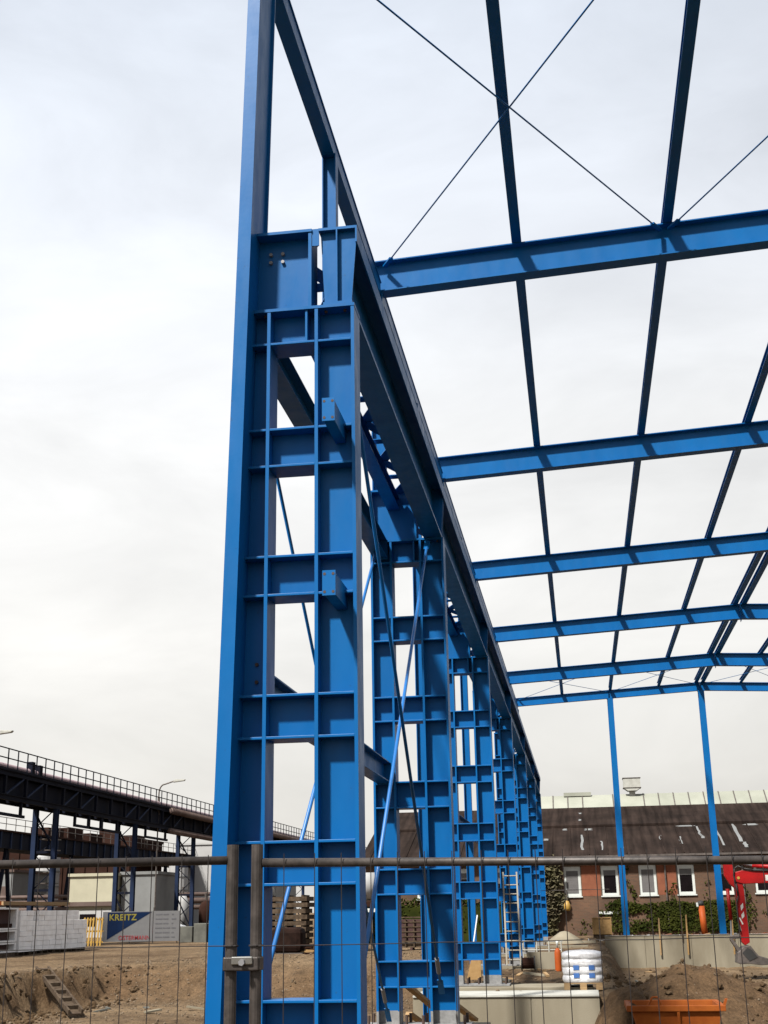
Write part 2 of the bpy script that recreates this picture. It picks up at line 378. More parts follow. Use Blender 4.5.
for y in ys:
    for x in xs:
        h, s = height(x, y); vs_.append((x, y, h)); sl.append(s)
nx = len(xs)
fs_ = [(j * nx + i, j * nx + i + 1, (j + 1) * nx + i + 1, (j + 1) * nx + i) for j in range(len(ys) - 1) for i in range(nx - 1)]
me = bpy.data.meshes.new('ground'); me.from_pydata(vs_, [], fs_); me.materials.append(MT['soil'])
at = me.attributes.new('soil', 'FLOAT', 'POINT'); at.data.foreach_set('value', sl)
for p in me.polygons: p.use_smooth = True
g = bpy.data.objects.new('ground', me); col.objects.link(g); kind(g, 'structure')
def gz(x, y): return height(x, y)[0]

# loose stones on the banks and heap
st = MB(); ico = bmesh.new(); bmesh.ops.create_icosphere(ico, subdivisions=1, radius=1); iv = [v.co.copy() for v in ico.verts]; ifc = [tuple(v.index for v in f.verts) for f in ico.faces]
def stone(x, y, r):
    z = gz(x, y); sx, sy, sz = [r * random.uniform(.6, 1.2) for _ in range(3)]
    st.add([(x + v.x * sx * random.uniform(.8, 1.1), y + v.y * sy, z + v.z * sz * .8 + r * .25) for v in iv], ifc)
for _ in range(1300): stone(random.uniform(-17, -4), random.uniform(43.5, 49.5), random.choice([.02, .025, .03, .03, .04, .05]))
for _ in range(350): stone(random.uniform(-19, -15), random.uniform(36, 48), random.choice([.03, .03, .04, .06]))
for _ in range(500): stone(random.uniform(0.2, 8), random.uniform(26, 44), random.choice([.012, .018, .025, .03]))
for _ in range(300): stone(random.uniform(-3, 1), random.uniform(28, 60), random.choice([.02, .03, .05]))
for _ in range(500): stone(random.uniform(-17, -4), random.uniform(36, 44.5), random.choice([.02, .03, .04, .06]))
for _ in range(260): stone(random.uniform(-20, -6), random.uniform(49, 57), random.choice([.02, .03, .04]))
o = st.build('gravel', 'stone'); kind(o, 'stuff'); o['label'] = 'loose stones scattered over the dug banks and heap'

# ------------------------------------------------------------------ steel frame
YC = [10.889, 19.093, 29.093, 39.093, 49.093, 59.093, 67.1]
ZL = [(7.388, 7.026), (6.137, 5.767), (4.885, 4.520), (3.603, 3.230), (2.340, 1.990), (1.060, .715)]
Z0 = .17                    # underside of base plates
XL0, XL1, XR0, XR1 = -3.018, -2.676, -2.238, -1.850
D = .32                     # depth of the chords
TF, TW = .032, .016
def make_column(y, label, first=False, gate=False):
    t = thing('crane_column', label, 'crane column', (-2.44, y, Z0), 'blue battened crane columns in a row')
    y1 = y + D; ym = y + D / 2; zc = ZL[0][0] - .03
    for (a, b) in ((XL0, XL1), (XR0, XR1)):
        m = MB()
        for (za, zb, mi) in ((Z0 + .035, Z0 + .21, 1), (Z0 + .21, zc, 0)):
            if not (first and a == XL0): m.box(a, a + TF, y, y1, za, zb, mi)
            m.box(b - TF, b, y, y1, za, zb, mi)
            m.box(a + TF, b - TF, ym - TW / 2, ym + TW / 2, za, zb, mi)
        m.build('chord', ['blue', 'primer'], t)
    for k, (zt, zb) in enumerate(ZL):
        m = MB(); th = .024
        for z in (zt, zb):
            if k == 0 and z == zt: continue
            for (a, b) in ((XL0 + TF, XL1 - TF), (XR0 + TF, XR1 - TF)):
                m.box(a, b, y + .004, ym - TW / 2, z - th, z); m.box(a, b, ym + TW / 2, y1 - .004, z - th, z)
            m.box(XL1, XR0, y + .002, y1 - .002, z - th, z)
        top = zt - th if k else zt - .03
        m.box(XL1, XR0, ym - .008, ym + .008, zb, top)
        if k == 0:
            m.box(-2.335, -2.311, y + .012, ym - .008, zb, top)      # stiffener below the stub flange
        m.build('batten', 'blue', t, bevel=.004)
    MB().box(-2.965 if first else XL0 - .004, XR1 + .004, y - .004, y1 + .004, zc, zc + .03).build('cap_plate', 'blue', t)
    # stub on the cap beside the runway girder
    s = MB(); zs = 8.24
    if not first: s.box(XL0, XL0 + TF, y + .01, y1 - .01, zc + .03, zs - .03)
    s.box(-2.304, -2.272, y + .01, y1 - .01, zc + .03, zs - .03)
    s.box(XL0 + TF, -2.304, ym - .008, ym + .008, zc + .03, zs - .03)
    s.box(XL0 - .003 + (.04 if first else 0), -2.268, y, y1, zs - .03, zs)
    sb = s.build('stub', 'blue', t)
    MB().box(-2.268, -2.198, y + .02, y + .034, 8.055, 8.243).build('link_plate', 'blue', t)
    if first:
        bb = MB()
        for px in (-2.712, -2.59):
            for pz in (8.06, 7.972): bb.tube((px, ym - .008, pz), (px, ym - .036, pz), .019, 6)
        bb.build('bolts', 'bolt', sb)
    if not first:
        u = MB().ibeam((-2.87, ym, zs), (-2.87, ym, 11.825), .22, .2, .016, .010, up=(1, 0, 0)); u.build('upper_column', 'blue', t)
    cb_ = MB()
    for (a, b) in ((XL0 + .07, XL1 - .07), (XR0 + .1, XR1 - .1)):
        for xx in (a, b): cb_.tube((xx, y + .075, zc - .022), (xx, y + .075, zc), .016, 6)
    cb_.build('cap_bolts', 'darkbolt', t)
    bp = MB().box(XL0 - .18, XR1 + .18, y - .12, y1 + .12, Z0, Z0 + .035)
    for bx in (XL0 - .1, XL1 + .1, XR0 - .1, XR1 + .1):
        for by in (y - .06, y1 + .06): bp.tube((bx, by, Z0 + .03), (bx, by, Z0 + .16), .022, 6, mi=1)
    bp.build('base_plate', ['primer', 'darkbolt'], t)
    return t
desc = ['large blue battened crane column nearest the fence with two box brackets',
        'second blue crane column from the fence with braces at its foot',
        'third blue crane column standing just behind the concrete wall edge',
        'fourth blue crane column with the aluminium ladder leaning on it',
        'fifth blue crane column seen just past the ladder column',
        'sixth blue crane column, the last but one in the row',
        'farthest blue crane column at the end of the row']
c0 = make_column(YC[0], desc[0], True)
def bracket(zc_):
    m = MB(); y = YC[0]; xc = -2.012; yf = 10.42
    m.box(xc - .052, xc + .052, yf, y + D / 2 - TW / 2, zc_ - .1, zc_ + .1)
    b = m.build('bracket', 'blue', c0, bevel=.006)
    p = MB().box(xc - .058, xc + .058, yf - .014, yf, zc_ - .112, zc_ + .112)
    pl = p.build('end_plate', 'blue', b)
    q = MB()
    for sx in (-1, 1):
        for sz in (-1, 1): q.tube((xc + sx * .038, yf - .013, zc_ + sz * .08), (xc + sx * .038, yf - .016, zc_ + sz * .08), .014, 6)
    q.build('bolt_holes', 'darkbolt', b)
bracket(6.09); bracket(4.47)
for z in (3.90, 3.74):
    MB().tube((-2.80, YC[0] + D / 2 - TW / 2, z), (-2.80, YC[0] + D / 2 - .03, z), .018, 6).build('bolt', 'darkbolt', c0)
c1 = make_column(YC[1], desc[1])
for k in range(2, 7):
    c = copy_tree(c1, loc=(-2.44, YC[k], Z0)); c['label'] = desc[k]

# footings for the two columns standing in the excavation
for k in (0, 1):
    y = YC[k]
    o = MB().box(-3.45, -1.45, y - .45, y + .8, -1.7, Z0 - .002).build('concrete_footing', 'concrete')
    tag(o, ['concrete footing block under the nearest blue column', 'concrete footing block under the second blue column'][k], 'footing', 'column footings')

# corner post in front of the first column
cp = thing('corner_post', 'tall slim blue corner post rising past the top of the picture', 'post', (-3.06, 10.95, -.3))
def lean(z): return .0195 * z
m = MB()
fy, by = 10.68, 11.215
for (a, b, ya, yb) in ((-3.122, -2.992, fy, by - .02), (-3.122, -2.962, by - .02, by)):
    zs_ = (-.3, 12.0); vs2 = []
    for z in zs_:
        for yy in (ya, yb):
            for xx in (a, b): vs2.append((xx + lean(z), yy, z))
    m.add(vs2, [(0, 2, 3, 1), (4, 5, 7, 6), (0, 1, 5, 4), (2, 6, 7, 3), (0, 4, 6, 2), (1, 3, 7, 5)])
m.build('shaft', 'blue', cp)
MB().box(-3.3, -2.9, 10.55, 11.35, -.33, -.30).build('base_plate', 'primer', cp)

# wall posts half way along the bays, under the eave beam
WP = [(14.95, 'slim blue wall post standing in the first bay under the eave beam'), (24.1, 'slim blue wall post seen through the second column'),
      (34.1, 'slim blue wall post seen through the third column')]
for y, lb in WP:
    t = thing('wall_post', lb, 'post', (-2.86, y, gz(-2.86, y)), 'slim blue wall posts')
    MB().ibeam((-2.855, y, -1.3), (-2.855, y, 11.735), .19, .18, .014, .009, up=(1, 0, 0)).build('shaft', 'blue', t)
    MB().box(-2.95, -2.76, y - .1, y + .1, 11.736, 11.749).build('head_plate', 'blue', t)

# eave beam
eb = thing('eave_beam', 'long blue eave beam running back along the roof edge', 'beam', (-2.87, 10.2, 11.75))
yr_ = [9.9] + [y + D / 2 for y in YC[:6]] + [67.2]
for a, b in zip(yr_[:-1], yr_[1:]):
    a2 = a + (.11 if a > 10 else 0)
    MB().box(-2.965, -2.785, a2, b - .11, 11.75, 11.975).box(-2.97, -2.768, a2, b - .11, 11.9755, 11.99).build('beam', 'blue', eb)

# crane runway girders, bay by bay
def girder(k):
    ya = YC[k] + (.012 if k == 0 else D / 2 + .004); yb = YC[k + 1] + D / 2 - .004
    lb = ['first blue crane girder from the nearest column to the second', 'second blue crane girder between the second and third columns', 'third blue crane girder between the third and fourth columns',
          'fourth blue crane girder between the fourth and fifth columns', 'fifth blue crane girder between the fifth and sixth columns', 'farthest blue crane girder ending at the last column'][k]
    t = thing('crane_girder', lb, 'crane girder', (-2.02, ya, 7.39), 'crane runway girders along the column row')
    MB().box(-2.026, -2.012, ya, yb, 7.424, 8.214).build('web', 'blue', t)
    MB().box(-2.156, -1.868, ya, yb, 7.3905, 7.424).build('bottom_flange', 'blue', t)
    m = MB().box(-2.203, -1.832, ya, yb, 8.214, 8.242).box(-1.832, -1.816, ya, yb, 8.06, 8.242)
    m.build('top_flange', 'blue', t)
    for y in [ya + .06, yb - .06]:
        for sg in (-1, 1):
            if sg < 0: poly = [(-2.026, 7.424), (-2.15, 7.424), (-2.19, 8.214), (-2.026, 8.214)]
            else: poly = [(-2.012, 7.424), (-1.885, 7.424), (-1.836, 8.06), (-1.836, 8.214), (-2.012, 8.214)]
            MB().prism(poly, y, y + .014).build('stiffener', 'blue', t)
    MB().box(-2.045, -1.995, ya + .5, yb, 8.242, 8.30).build('rail', 'iron', t)
for k in range(6): girder(k)

# horizontal surge trusses beside the girders
for k in range(6):
    ya = YC[k] + D / 2 + .012; yb = YC[k + 1] + D / 2 - .012
    t = thing('surge_truss', ['laced blue surge truss beside the first crane girder', 'laced blue surge truss beside the second crane girder', 'laced blue surge truss beside the third crane girder', 'laced blue surge truss beside the fourth crane girder', 'laced blue surge truss beside the fifth crane girder', 'laced blue surge truss beside the last crane girder'][k], 'truss', (-2.65, ya, 7.93), 'laced surge trusses')
    MB().ibeam((-2.65, ya, 8.03), (-2.65, yb, 8.03), .2, .2, .014, .009).build('edge_beam', 'blue', t)
    n = max(5, round((yb - ya) / 1.6)); lac = MB(); dy = (yb - ya - .3) / n
    for i in range(n):
        y0 = ya + .15 + i * dy
        lac.obox((-2.57, y0, 8.146), (-2.21, y0 + dy / 2, 8.146), .17, .012)
        lac.obox((-2.21, y0 + dy / 2, 8.158), (-2.57, y0 + dy, 8.158), .17, .012)
        lac.box(-2.57, -2.205, y0 + dy / 2 - .09, y0 + dy / 2 + .09, 8.165, 8.177)
    lac.build('lacing', 'blue', t)

# longitudinal struts between the outer chords
def strut(k, z, lb):
    t = thing('column_strut', lb, 'strut', (-2.855, YC[k] + D, z - .15), 'struts between the crane columns')
    MB().ibeam((-2.855, YC[k] + D + .002, z), (-2.855, YC[k + 1] - .002, z), .3, .22, .016, .010).build('beam', 'blue', t)
    MB().box(-2.97, -2.74, YC[k + 1] - .016, YC[k + 1] - .0025, z - .17, z + .17).build('end_plate', 'blue', t)
strut(0, 3.73, 'lower blue strut joining the first two columns'); strut(0, 7.24, 'upper blue strut joining the first two columns near their caps')
strut(2, 3.73, 'lower blue strut joining the third and fourth columns')

# bracing rods in the first bay
def rod(name, p0, p1, r, lb, mt='blue', grp=None):
    p0 = V(p0); p1 = V(p1); d = (p1 - p0).normalized()
    t = thing(name, lb, 'brace', p0, grp)
    MB().tube(p0 + d * .25, p1 - d * .25, r, 10).build('rod', mt, t, smooth=True)
    MB().tube(p1 - d * .75, p1 - d * .45, r * 1.5, 8).build('turnbuckle', 'bolt', t)
    for a, b in ((p0, p0 + d * .3), (p1, p1 - d * .3)):
        MB().obox(a, b, .012, r * 4, up=(1, 0, 0)).build('gusset', 'blue', t)
G = 'cross braces of the first column bay'
ya, yb = YC[0] + D + .03, YC[1] - .03
rod('brace_rod', (-2.0, ya, 7.3), (-2.05, yb - .15, .62), .021, 'dark blue brace dropping to the foot of the second column', 'blue', G)
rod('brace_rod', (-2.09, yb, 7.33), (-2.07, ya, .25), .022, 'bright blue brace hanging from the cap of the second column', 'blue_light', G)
rod('brace_rod', (-2.83, ya, 6.5), (-2.83, yb, .25), .018, 'dark brace seen through the upper openings of the nearest column', 'blue', G)
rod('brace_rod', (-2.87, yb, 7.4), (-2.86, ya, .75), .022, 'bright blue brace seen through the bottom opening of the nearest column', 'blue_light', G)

# roof
XE, XRIDGE, SL = -2.965, 6.70, .0485
ZE = 12.41
def rtop(x): return ZE + SL * (x - XE if x < XRIDGE else 2 * XRIDGE - XE - x)
YR = [y + D / 2 for y in YC[:6]] + [67.2]
XFAR = 2 * XRIDGE - XE
def rafter(k):
    b = .28 if k < 6 else .22; y = YR[k] + (b - .2) / 2; h = .58 if k < 6 else .44
    lb = ['blue roof rafter over the nearest column, above the picture'] + ['%s blue roof rafter counted from the viewer' % ORD[i] for i in range(5)] + ['farthest blue roof rafter carried by the gable posts']
    t = thing('roof_rafter', lb[k], 'rafter', (XE + .11, y, rtop(XE) - h), 'blue roof rafters')
    def half(x0, x1, name):
        p0 = V((x0, y, rtop(x0) - h / 2)); p1 = V((x1, y, rtop(x1) - h / 2))
        m = MB().ibeam(p0, p1, h, b, .02, .012)
        m.build(name, 'blue', t)
    half(XE - .05, XRIDGE - .008, 'beam'); half(XRIDGE + .008, XFAR + .05, 'beam')
    MB().box(XRIDGE - .007, XRIDGE + .007, y - b / 2 - .01, y + b / 2 + .01, rtop(XRIDGE) - h - .09, rtop(XRIDGE) - .002).build('ridge_plate', 'blue', t)
S = 2.522
PURL = [XE + S * i for i in (1, 2, 3)] + [XFAR - S * i for i in (3, 2, 1)]
for k in range(7): rafter(k)
pl = ['blue purlin next to the eave beam', 'second blue purlin in from the eave beam', 'third blue purlin in from the eave beam', 'first blue purlin beyond the double ridge purlin', 'second blue purlin beyond the double ridge purlin', 'third blue purlin beyond the double ridge purlin']
for x, lb in zip(PURL, pl):
    t = thing('purlin', lb, 'purlin', (x, YR[0], rtop(x)), 'thin blue roof purlins')
    MB().ibeam((x, YR[0] - .3, rtop(x) + .082), (x, YR[6] + .1, rtop(x) + .082), .16, .16, .011, .007).build('beam', 'blue', t)
    c = MB()
    for y in YR: c.box(x - .05, x + .05, y - .09, y + .09, rtop(x) + .163, rtop(x) + .171)
    c.build('clip', 'blue', t)
t = thing('ridge_purlin', 'double blue purlin along the ridge', 'purlin', (XRIDGE, YR[0], rtop(XRIDGE)))
for sx in (-1, 1):
    x = XRIDGE + sx * .17
    MB().ibeam((x, YR[0] - .3, rtop(x) + .082), (x, YR[6] + .1, rtop(x) + .082), .16, .2, .011, .007).build('beam', 'blue', t)
# roof bracing
def roof_rod(x0, y0, x1, y1, lb):
    z0, z1 = rtop(x0) - .10, rtop(x1) - .10
    p0, p1 = V((x0, y0, z0)), V((x1, y1, z1)); d = (p1 - p0).normalized()
    t = thing('roof_tie_rod', lb, 'tie rod', p0, 'thin roof tie rods')
    MB().tube(p0, p1, .0125, 8).build('rod', 'blue', t, smooth=True)
    for a, b in ((p0 - d * .1, p0 + d * .2), (p1 + d * .1, p1 - d * .2)):
        MB().obox(a, b, .07, .03).build('fork', 'blue', t)
P2 = PURL[1] - .05; P2R = PURL[4]
ry0, ry1 = YR[0] + .14, YR[1] - .14
roof_rod(XE + .3, ry1, P2, ry0, 'thin tie rod rising right from the left end of the first rafter')
roof_rod(P2 - .12, ry1, XE + .3, ry0, 'thin tie rod falling right across the top of the picture')
roof_rod(P2 + .12, ry1, XRIDGE - .2, ry0, 'thin tie rod at the upper right picture edge')
roof_rod(XRIDGE - .2, ry1, P2 + .12, ry0, 'thin tie rod above the upper right corner')
ry0, ry1 = YR[5] + .14, YR[6] - .14
for a, b, nm in ((XE + .3, P2 - .1, 'beside the eave'), (P2 + .1, XRIDGE - .2, 'left of the ridge'), (XRIDGE + .2, P2R - .1, 'right of the ridge')):
    roof_rod(a, ry1, b, ry0, 'far thin tie rod %s, its left end at the gable' % nm)
    roof_rod(b, ry1, a, ry0, 'far thin tie rod %s, its right end at the gable' % nm)
# gable posts on the far wall
for x, lb, hz in ((PURL[1] - .04, 'left blue gable post standing on the far concrete wall', 0), (XRIDGE + .03, 'right blue gable post under the ridge behind the digger arm', 0)):
    t = thing('gable_post', lb, 'post', (x, 67.2, .38), 'blue gable posts')
    MB().ibeam((x, 67.2, .40), (x, 67.2, rtop(x) - .455 - .02), .34, .3, .018, .011, up=(0, 1, 0)).build('shaft', 'blue', t)
    MB().box(x - .22, x + .22, 67.0, 67.4, .384, .4).build('base_plate', 'primer', t)
    MB().box(x - .17, x + .17, 67.05, 67.36, rtop(x) - .475, rtop(x) - .452).build('head_plate', 'blue', t)

# ------------------------------------------------------------------ concrete
t = thing('far_concrete_wall', 'pale concrete foundation wall under the gable posts', 'wall', (6, 67.2, -1.3))
m = MB(); xs_ = [.95, 2.9, 5.15, 7.4, 9.65, 11.9, 14.2, 16.4]
for a, b in zip(xs_[:-1], xs_[1:]): m.box(a + .008, b - .008, 67.02, 67.45, -1.6, .378)
m.box(.96, 16.39, 67.05, 67.42, -1.6, .36); m.build('wall', 'concrete', t)
MB().box(.95, 16.4, 66.99, 67.47, .3785, .383).build('coping', 'concrete_top', t)
t = thing('near_concrete_wall', 'concrete foundation wall with pale top below the white sack pallet', 'wall', (-1.5, 27, -1.6))
m = MB()
for a, b in ((-3.5, -1.15), (-1.13, .2)): m.box(a, b, 26.85, 27.3, -1.7, .08)
m.box(-3.49, .19, 26.87, 27.28, -1.7, .075); m.build('wall', 'concrete', t)
MB().box(-3.5, .2, 26.82, 28.35, .0805, .112).build('ledge', 'concrete_top', t)
o = MB().box(-3.6, .1, 28.4, 29.9, -.2, .162).build('concrete_strip', 'concrete'); tag(o, 'low concrete strip carrying the third blue column', 'foundation')
t = thing('low_concrete_wall', 'low pale concrete upstand behind the gas cylinder', 'wall', (-1.3, 39, .1))
MB().box(-3.2, -.35, 38.7, 39.7, -.1, .162).box(-1.7, -.35, 38.5, 38.69, -.1, .55).build('wall', 'concrete', t)
o = MB().box(-3.2, .1, 48.9, 49.6, -.1, .162).box(-3.2, .1, 58.9, 59.6, -.1, .162).box(-3.2, .5, 66.6, 67.6, -.1, .162).build('foundation_strip', 'concrete'); tag(o, 'concrete strips under the farther blue columns', 'foundation')

# ------------------------------------------------------------------ site fence in the foreground
fd = V((1, .1497, 0)).normalized(); FZ0 = .04
def fence_panel(p0, p1, lb, za, zb):
    p0 = V(p0); p1 = V(p1); d = (p1 - p0).normalized(); Ln = (p1 - p0).length
    t = thing('site_fence_panel', lb, 'fence panel', (p0.x, p0.y, 0), 'temporary mesh fence panels')
    for p in (p0, p1):
        q = MB().tube((p.x, p.y, FZ0), (p.x, p.y, 2.005), .0225, 14); q.build('post', 'galv', t, smooth=False)
    MB().tube(p0 + V((0, 0, 1.938 + za)) + d * .02, p1 + V((0, 0, 1.938 + zb)) - d * .02, .0165, 14).build('top_rail', 'galv', t, smooth=True)
    MB().tube(p0 + V((0, 0, .2)) + d * .02, p1 + V((0, 0, .2)) - d * .02, .0165, 14).build('bottom_rail', 'galv', t, smooth=True)
    w_ = MB(); n = int(Ln / .1085); nrm = V((-d.y, d.x, 0)) * -.024
    for i in range(1, n + 1):
        b = p0 + d * (.1085 * i + random.uniform(-.004, .004)) + nrm
        if (p1 - b).dot(d) < .05: continue
        jt = d * random.uniform(-.006, .006)
        w_.tube(b + V((0, 0, .17)), b + jt + V((0, 0, 1.968)), .0019, 5)
    for k in range(6):
        z = 1.628 - .335 * k + .004
        if z < .2: continue
        a = p0 + V((0, 0, z)) - d * .02 + nrm; e = p1 + V((0, 0, z)) + d * .02 + nrm
        pts = [a + (e - a) * (i / 14) + V((0, 0, random.uniform(-.003, .003))) for i in range(15)]
        w_.path(pts, .0019, 5)
        for p in (p0, p1): w_.path([p + V((math.cos(s) * .0255, math.sin(s) * .0255, z)) for s in np.linspace(0, 6.28, 11)], .004, 6)
    w_.build('mesh', 'wire', t)
    for p in (p0, p1):
        MB().box(p.x - .11, p.x + .11, p.y - .3, p.y + .3, -.02, .12).build('foot', 'concrete', t)
LP = V((-1.337, 4.932, 0)); RP = V((-1.243, 4.946, 0))
fence_panel(LP - fd * 3.45, LP, 'mesh fence panel left of the clamped posts', .004, .009)
fence_panel(RP, RP + fd * 3.45, 'mesh fence panel right of the clamped posts', -.002, -.040)
t = thing('fence_clamp', 'bright metal coupler clamping the two fence posts together', 'clamp', (-1.29, 4.92, 1.54))
c_ = (LP + RP) / 2; zc_ = 1.568
m = MB(); w2 = .062
m.obox(c_ - fd * w2 + V((.004, -.034, zc_)), c_ + fd * w2 + V((.004, -.034, zc_)), .016, .05)
m.obox(c_ - fd * w2 + V((-.004, .034, zc_)), c_ + fd * w2 + V((-.004, .034, zc_)), .016, .05)
m.obox(c_ - fd * w2 + V((0, -.034, zc_)), c_ - fd * w2 + V((0, .034, zc_)), .016, .05); m.obox(c_ + fd * w2 + V((0, -.034, zc_)), c_ + fd * w2 + V((0, .034, zc_)), .016, .05)
m.build('strap', 'galv', t, bevel=.005)
MB().obox(c_ - fd * .04 + V((.006, -.044, zc_ + .012)), c_ + fd * .04 + V((.006, -.044, zc_ + .012)), .012, .03).build('plate', 'clamp', t, bevel=.004)
MB().tube(c_ + V((.008, -.048, zc_ + .006)), c_ + V((.011, -.075, zc_ + .006)), .012, 6).build('bolt', 'bolt', t)

# ------------------------------------------------------------------ things on the site, right
# sack pallet
t = thing('sack_pallet', 'pallet of shrink wrapped white sacks on the concrete wall top', 'pallet', (-.1, 28.75, .112))
p = MB()
for i in range(5): p.box(-.5, .3, 28.3 + i * .2, 28.4 + i * .2, .232, .252)
for x in (-.5, -.17, .16): p.box(x, x + .14, 28.3, 29.2, .112, .232)
p.build('pallet', 'wood', t)
sk = MB(); nn, mm2 = 48, 40; vs2 = []
for a in range(mm2 + 1):
    f = a / mm2; zz = .345 - .205 + .112 + f * .62 - .0
    lay = abs(math.sin(math.pi * 4 * f)) ** .6          # four layers of sacks under the film
    sc_ = (.93 + .07 * lay) * (1 if f < .93 else 1 - ((f - .93) / .07) ** 2 * .22)
    for b in range(nn):
        pb = 2 * math.pi * b / nn; cb, sb_ = math.cos(pb), math.sin(pb)
        k_ = 1 / (abs(cb) ** 6 + abs(sb_) ** 6) ** (1 / 6)
        nse_ = 1 + .022 * mnoise.fractal(V((cb * 3, sb_ * 3, f * 9)), 1, 2, 4) - .03 * math.exp(-(cb * k_ / .06) ** 2) * lay
        vs2.append((-.1 + .425 * cb * k_ * sc_ * nse_, 28.75 + .46 * sb_ * k_ * sc_ * nse_, zz + .012 * mnoise.noise(V((cb * 4, sb_ * 4, f * 5)))))
vs2.append((-.1, 28.75, .345 - .093 + .645)); top_ = len(vs2) - 1
sk.add(vs2, [(a * nn + b, a * nn + (b + 1) % nn, (a + 1) * nn + (b + 1) % nn, (a + 1) * nn + b) for a in range(mm2) for b in range(nn)] + [(mm2 * nn + b, mm2 * nn + (b + 1) % nn, top_) for b in range(nn)])
sk.build('sacks', 'film', t, smooth=True)
lbm = MB()
for lay in (1, 2):
    for x in (-.29, .03): lbm.box(x - .0, x + .12, 28.275, 28.30, .252 + (lay - .55) * .155 + .03, .252 + (lay - .55) * .155 + .12)
lbm.build('printed_label', 'bluelabel', t)

# gas cylinder
t = thing('gas_cylinder', 'orange gas cylinder on the ground beside the low concrete wall', 'gas cylinder', (-.78, 37, .2))
MB().lathe([(0, 0), (.085, 0), (.09, .03), (.09, .48), (.075, .55), (.04, .60), (.025, .61), (0, .61)], (-.78, 37, gz(-.78, 37) - .01), 16).build('body', 'orange2', t, smooth=True)
MB().lathe([(0, .61), (.02, .61), (.02, .70), (.035, .72), (.035, .80), (0, .81)], (-.78, 37, gz(-.78, 37) - .01), 10).build('valve', 'frame', t, smooth=True)
t = thing('welding_cable_reel', 'dark cable reel lying by the ladder foot', 'reel', (-1.62, 37.6, .2))
z = gz(-1.62, 37.6)
for dx in (-.2, .16): MB().tube((-1.62 + dx, 37.6, z + .2), (-1.62 + dx + .03, 37.6, z + .2), .2, 16).build('flange', 'black', t)
MB().tube((-1.79, 37.6, z + .2), (-1.46, 37.6, z + .2), .15, 14).build('cable', 'brownbld', t)

# ladder
t = thing('ladder', 'aluminium ladder leaning on the fourth blue column', 'ladder', (-2.05, 38.2, .2))
b0, t0 = V((-2.26, 38.25, .2)), V((-2.30, 38.95, 2.78)); b1, t1 = V((-1.86, 38.25, .2)), V((-1.90, 38.95, 2.78))
for a, b in ((b0, t0), (b1, t1)):
    MB().obox(a, b, .045, .075, up=(0, 1, 0)).build('rail', 'ladder', t)
for i in range(10):
    f = (i + .6) / 10
    MB().tube(b0 + (t0 - b0) * f, b1 + (t1 - b1) * f, .019, 8).build('rung', 'ladder', t)

# white trestle rails
t = thing('white_guard_rail', 'white painted low guard rail on the platform past the ladder', 'guard rail', (-1.5, 44, .17))
m = MB()
m.tube((-2.1, 44, .72), (-.75, 44.1, .70), .02, 8).tube((-2.1, 44, .45), (-.75, 44.1, .44), .017, 8); m.build('rail', 'concrete_top', t)
for x in (-2.05, -1.6, -1.2, -.8): MB().tube((x, 44.03, .13), (x, 44.03, .71), .02, 8).build('post', 'concrete_top', t)

# skip
t = thing('tipping_skip', 'orange steel tipping skip in front of the soil heap', 'skip', (1.5, 25, -1.2))
sx0, sx1, sy0, sy1, sz0, sz1 = .70, 2.32, 24.4, 25.8, -1.15, .06
def ring(x0, x1, y0, y1, z): return [(x0, y0, z), (x1, y0, z), (x1, y1, z), (x0, y1, z)]
m = MB(); o1 = ring(sx0 + .30, sx1 - .22, sy0 + .1, sy1 - .1, sz0 + .16); o2 = ring(sx0 + .02, sx1 - .02, sy0, sy1, sz1)
i2 = ring(sx0 + .05, sx1 - .05, sy0 + .03, sy1 - .03, sz1); i1 = ring(sx0 + .33, sx1 - .25, sy0 + .13, sy1 - .13, sz0 + .2)
q4 = [(0, 1, 5, 4), (1, 2, 6, 5), (2, 3, 7, 6), (3, 0, 4, 7)]
m.add(o1 + o2 + i2 + i1, [(3, 2, 1, 0)] + q4 + [tuple(a + 4 for a in f) for f in q4] + [tuple(a + 8 for a in f) for f in q4] + [(12, 13, 14, 15)])
m.build('tub', 'orange', t)
m = MB()
m.box(sx0 - .05, sx1 + .05, sy0 - .05, sy0 + .002, sz1 - .09, sz1 + .012); m.box(sx0 - .05, sx1 + .05, sy1 - .002, sy1 + .05, sz1 - .09, sz1 + .012)
m.box(sx0 - .05, sx0 + .022, sy0 + .002, sy1 - .002, sz1 - .09, sz1 + .012); m.box(sx1 - .022, sx1 + .05, sy0 + .002, sy1 - .002, sz1 - .09, sz1 + .012)
m.build('rim', 'orange', t, bevel=.012)
m = MB()
for fx in (.52,):
    xt = sx0 + (sx1 - sx0) * fx
    m.obox((xt, sy0 - .03, sz1 - .09), (xt * .95 + 1.5 * .05, sy0 + .08, sz0 + .18), .05, .04, up=(0, -1, 0))
m.build('rib', 'orange', t)
m = MB()
for x in (1.1, 1.75): m.box(x, x + .2, sy0 + .15, sy1 - .15, sz0 - .05, sz0 + .16)
m.build('fork_pocket', 'orange', t)
MB().path([(sx0 + .35, sy0 + .3, sz1), (sx0 + .42, sy0 + .3, sz1 + .13), (sx0 + .52, sy0 + .3, sz1 + .13), (sx0 + .58, sy0 + .3, sz1)], .018, 8).build('hook', 'orange', t)
MB().prism([(sx1 + .04, sz1 - .02), (sx1 + .09, sz1 + .12), (sx1 + .05, sz1 + .12), (sx1 + .0, sz1 + .0)], sy0 - .03, sy0 + .05).build('lug', 'orange', t)

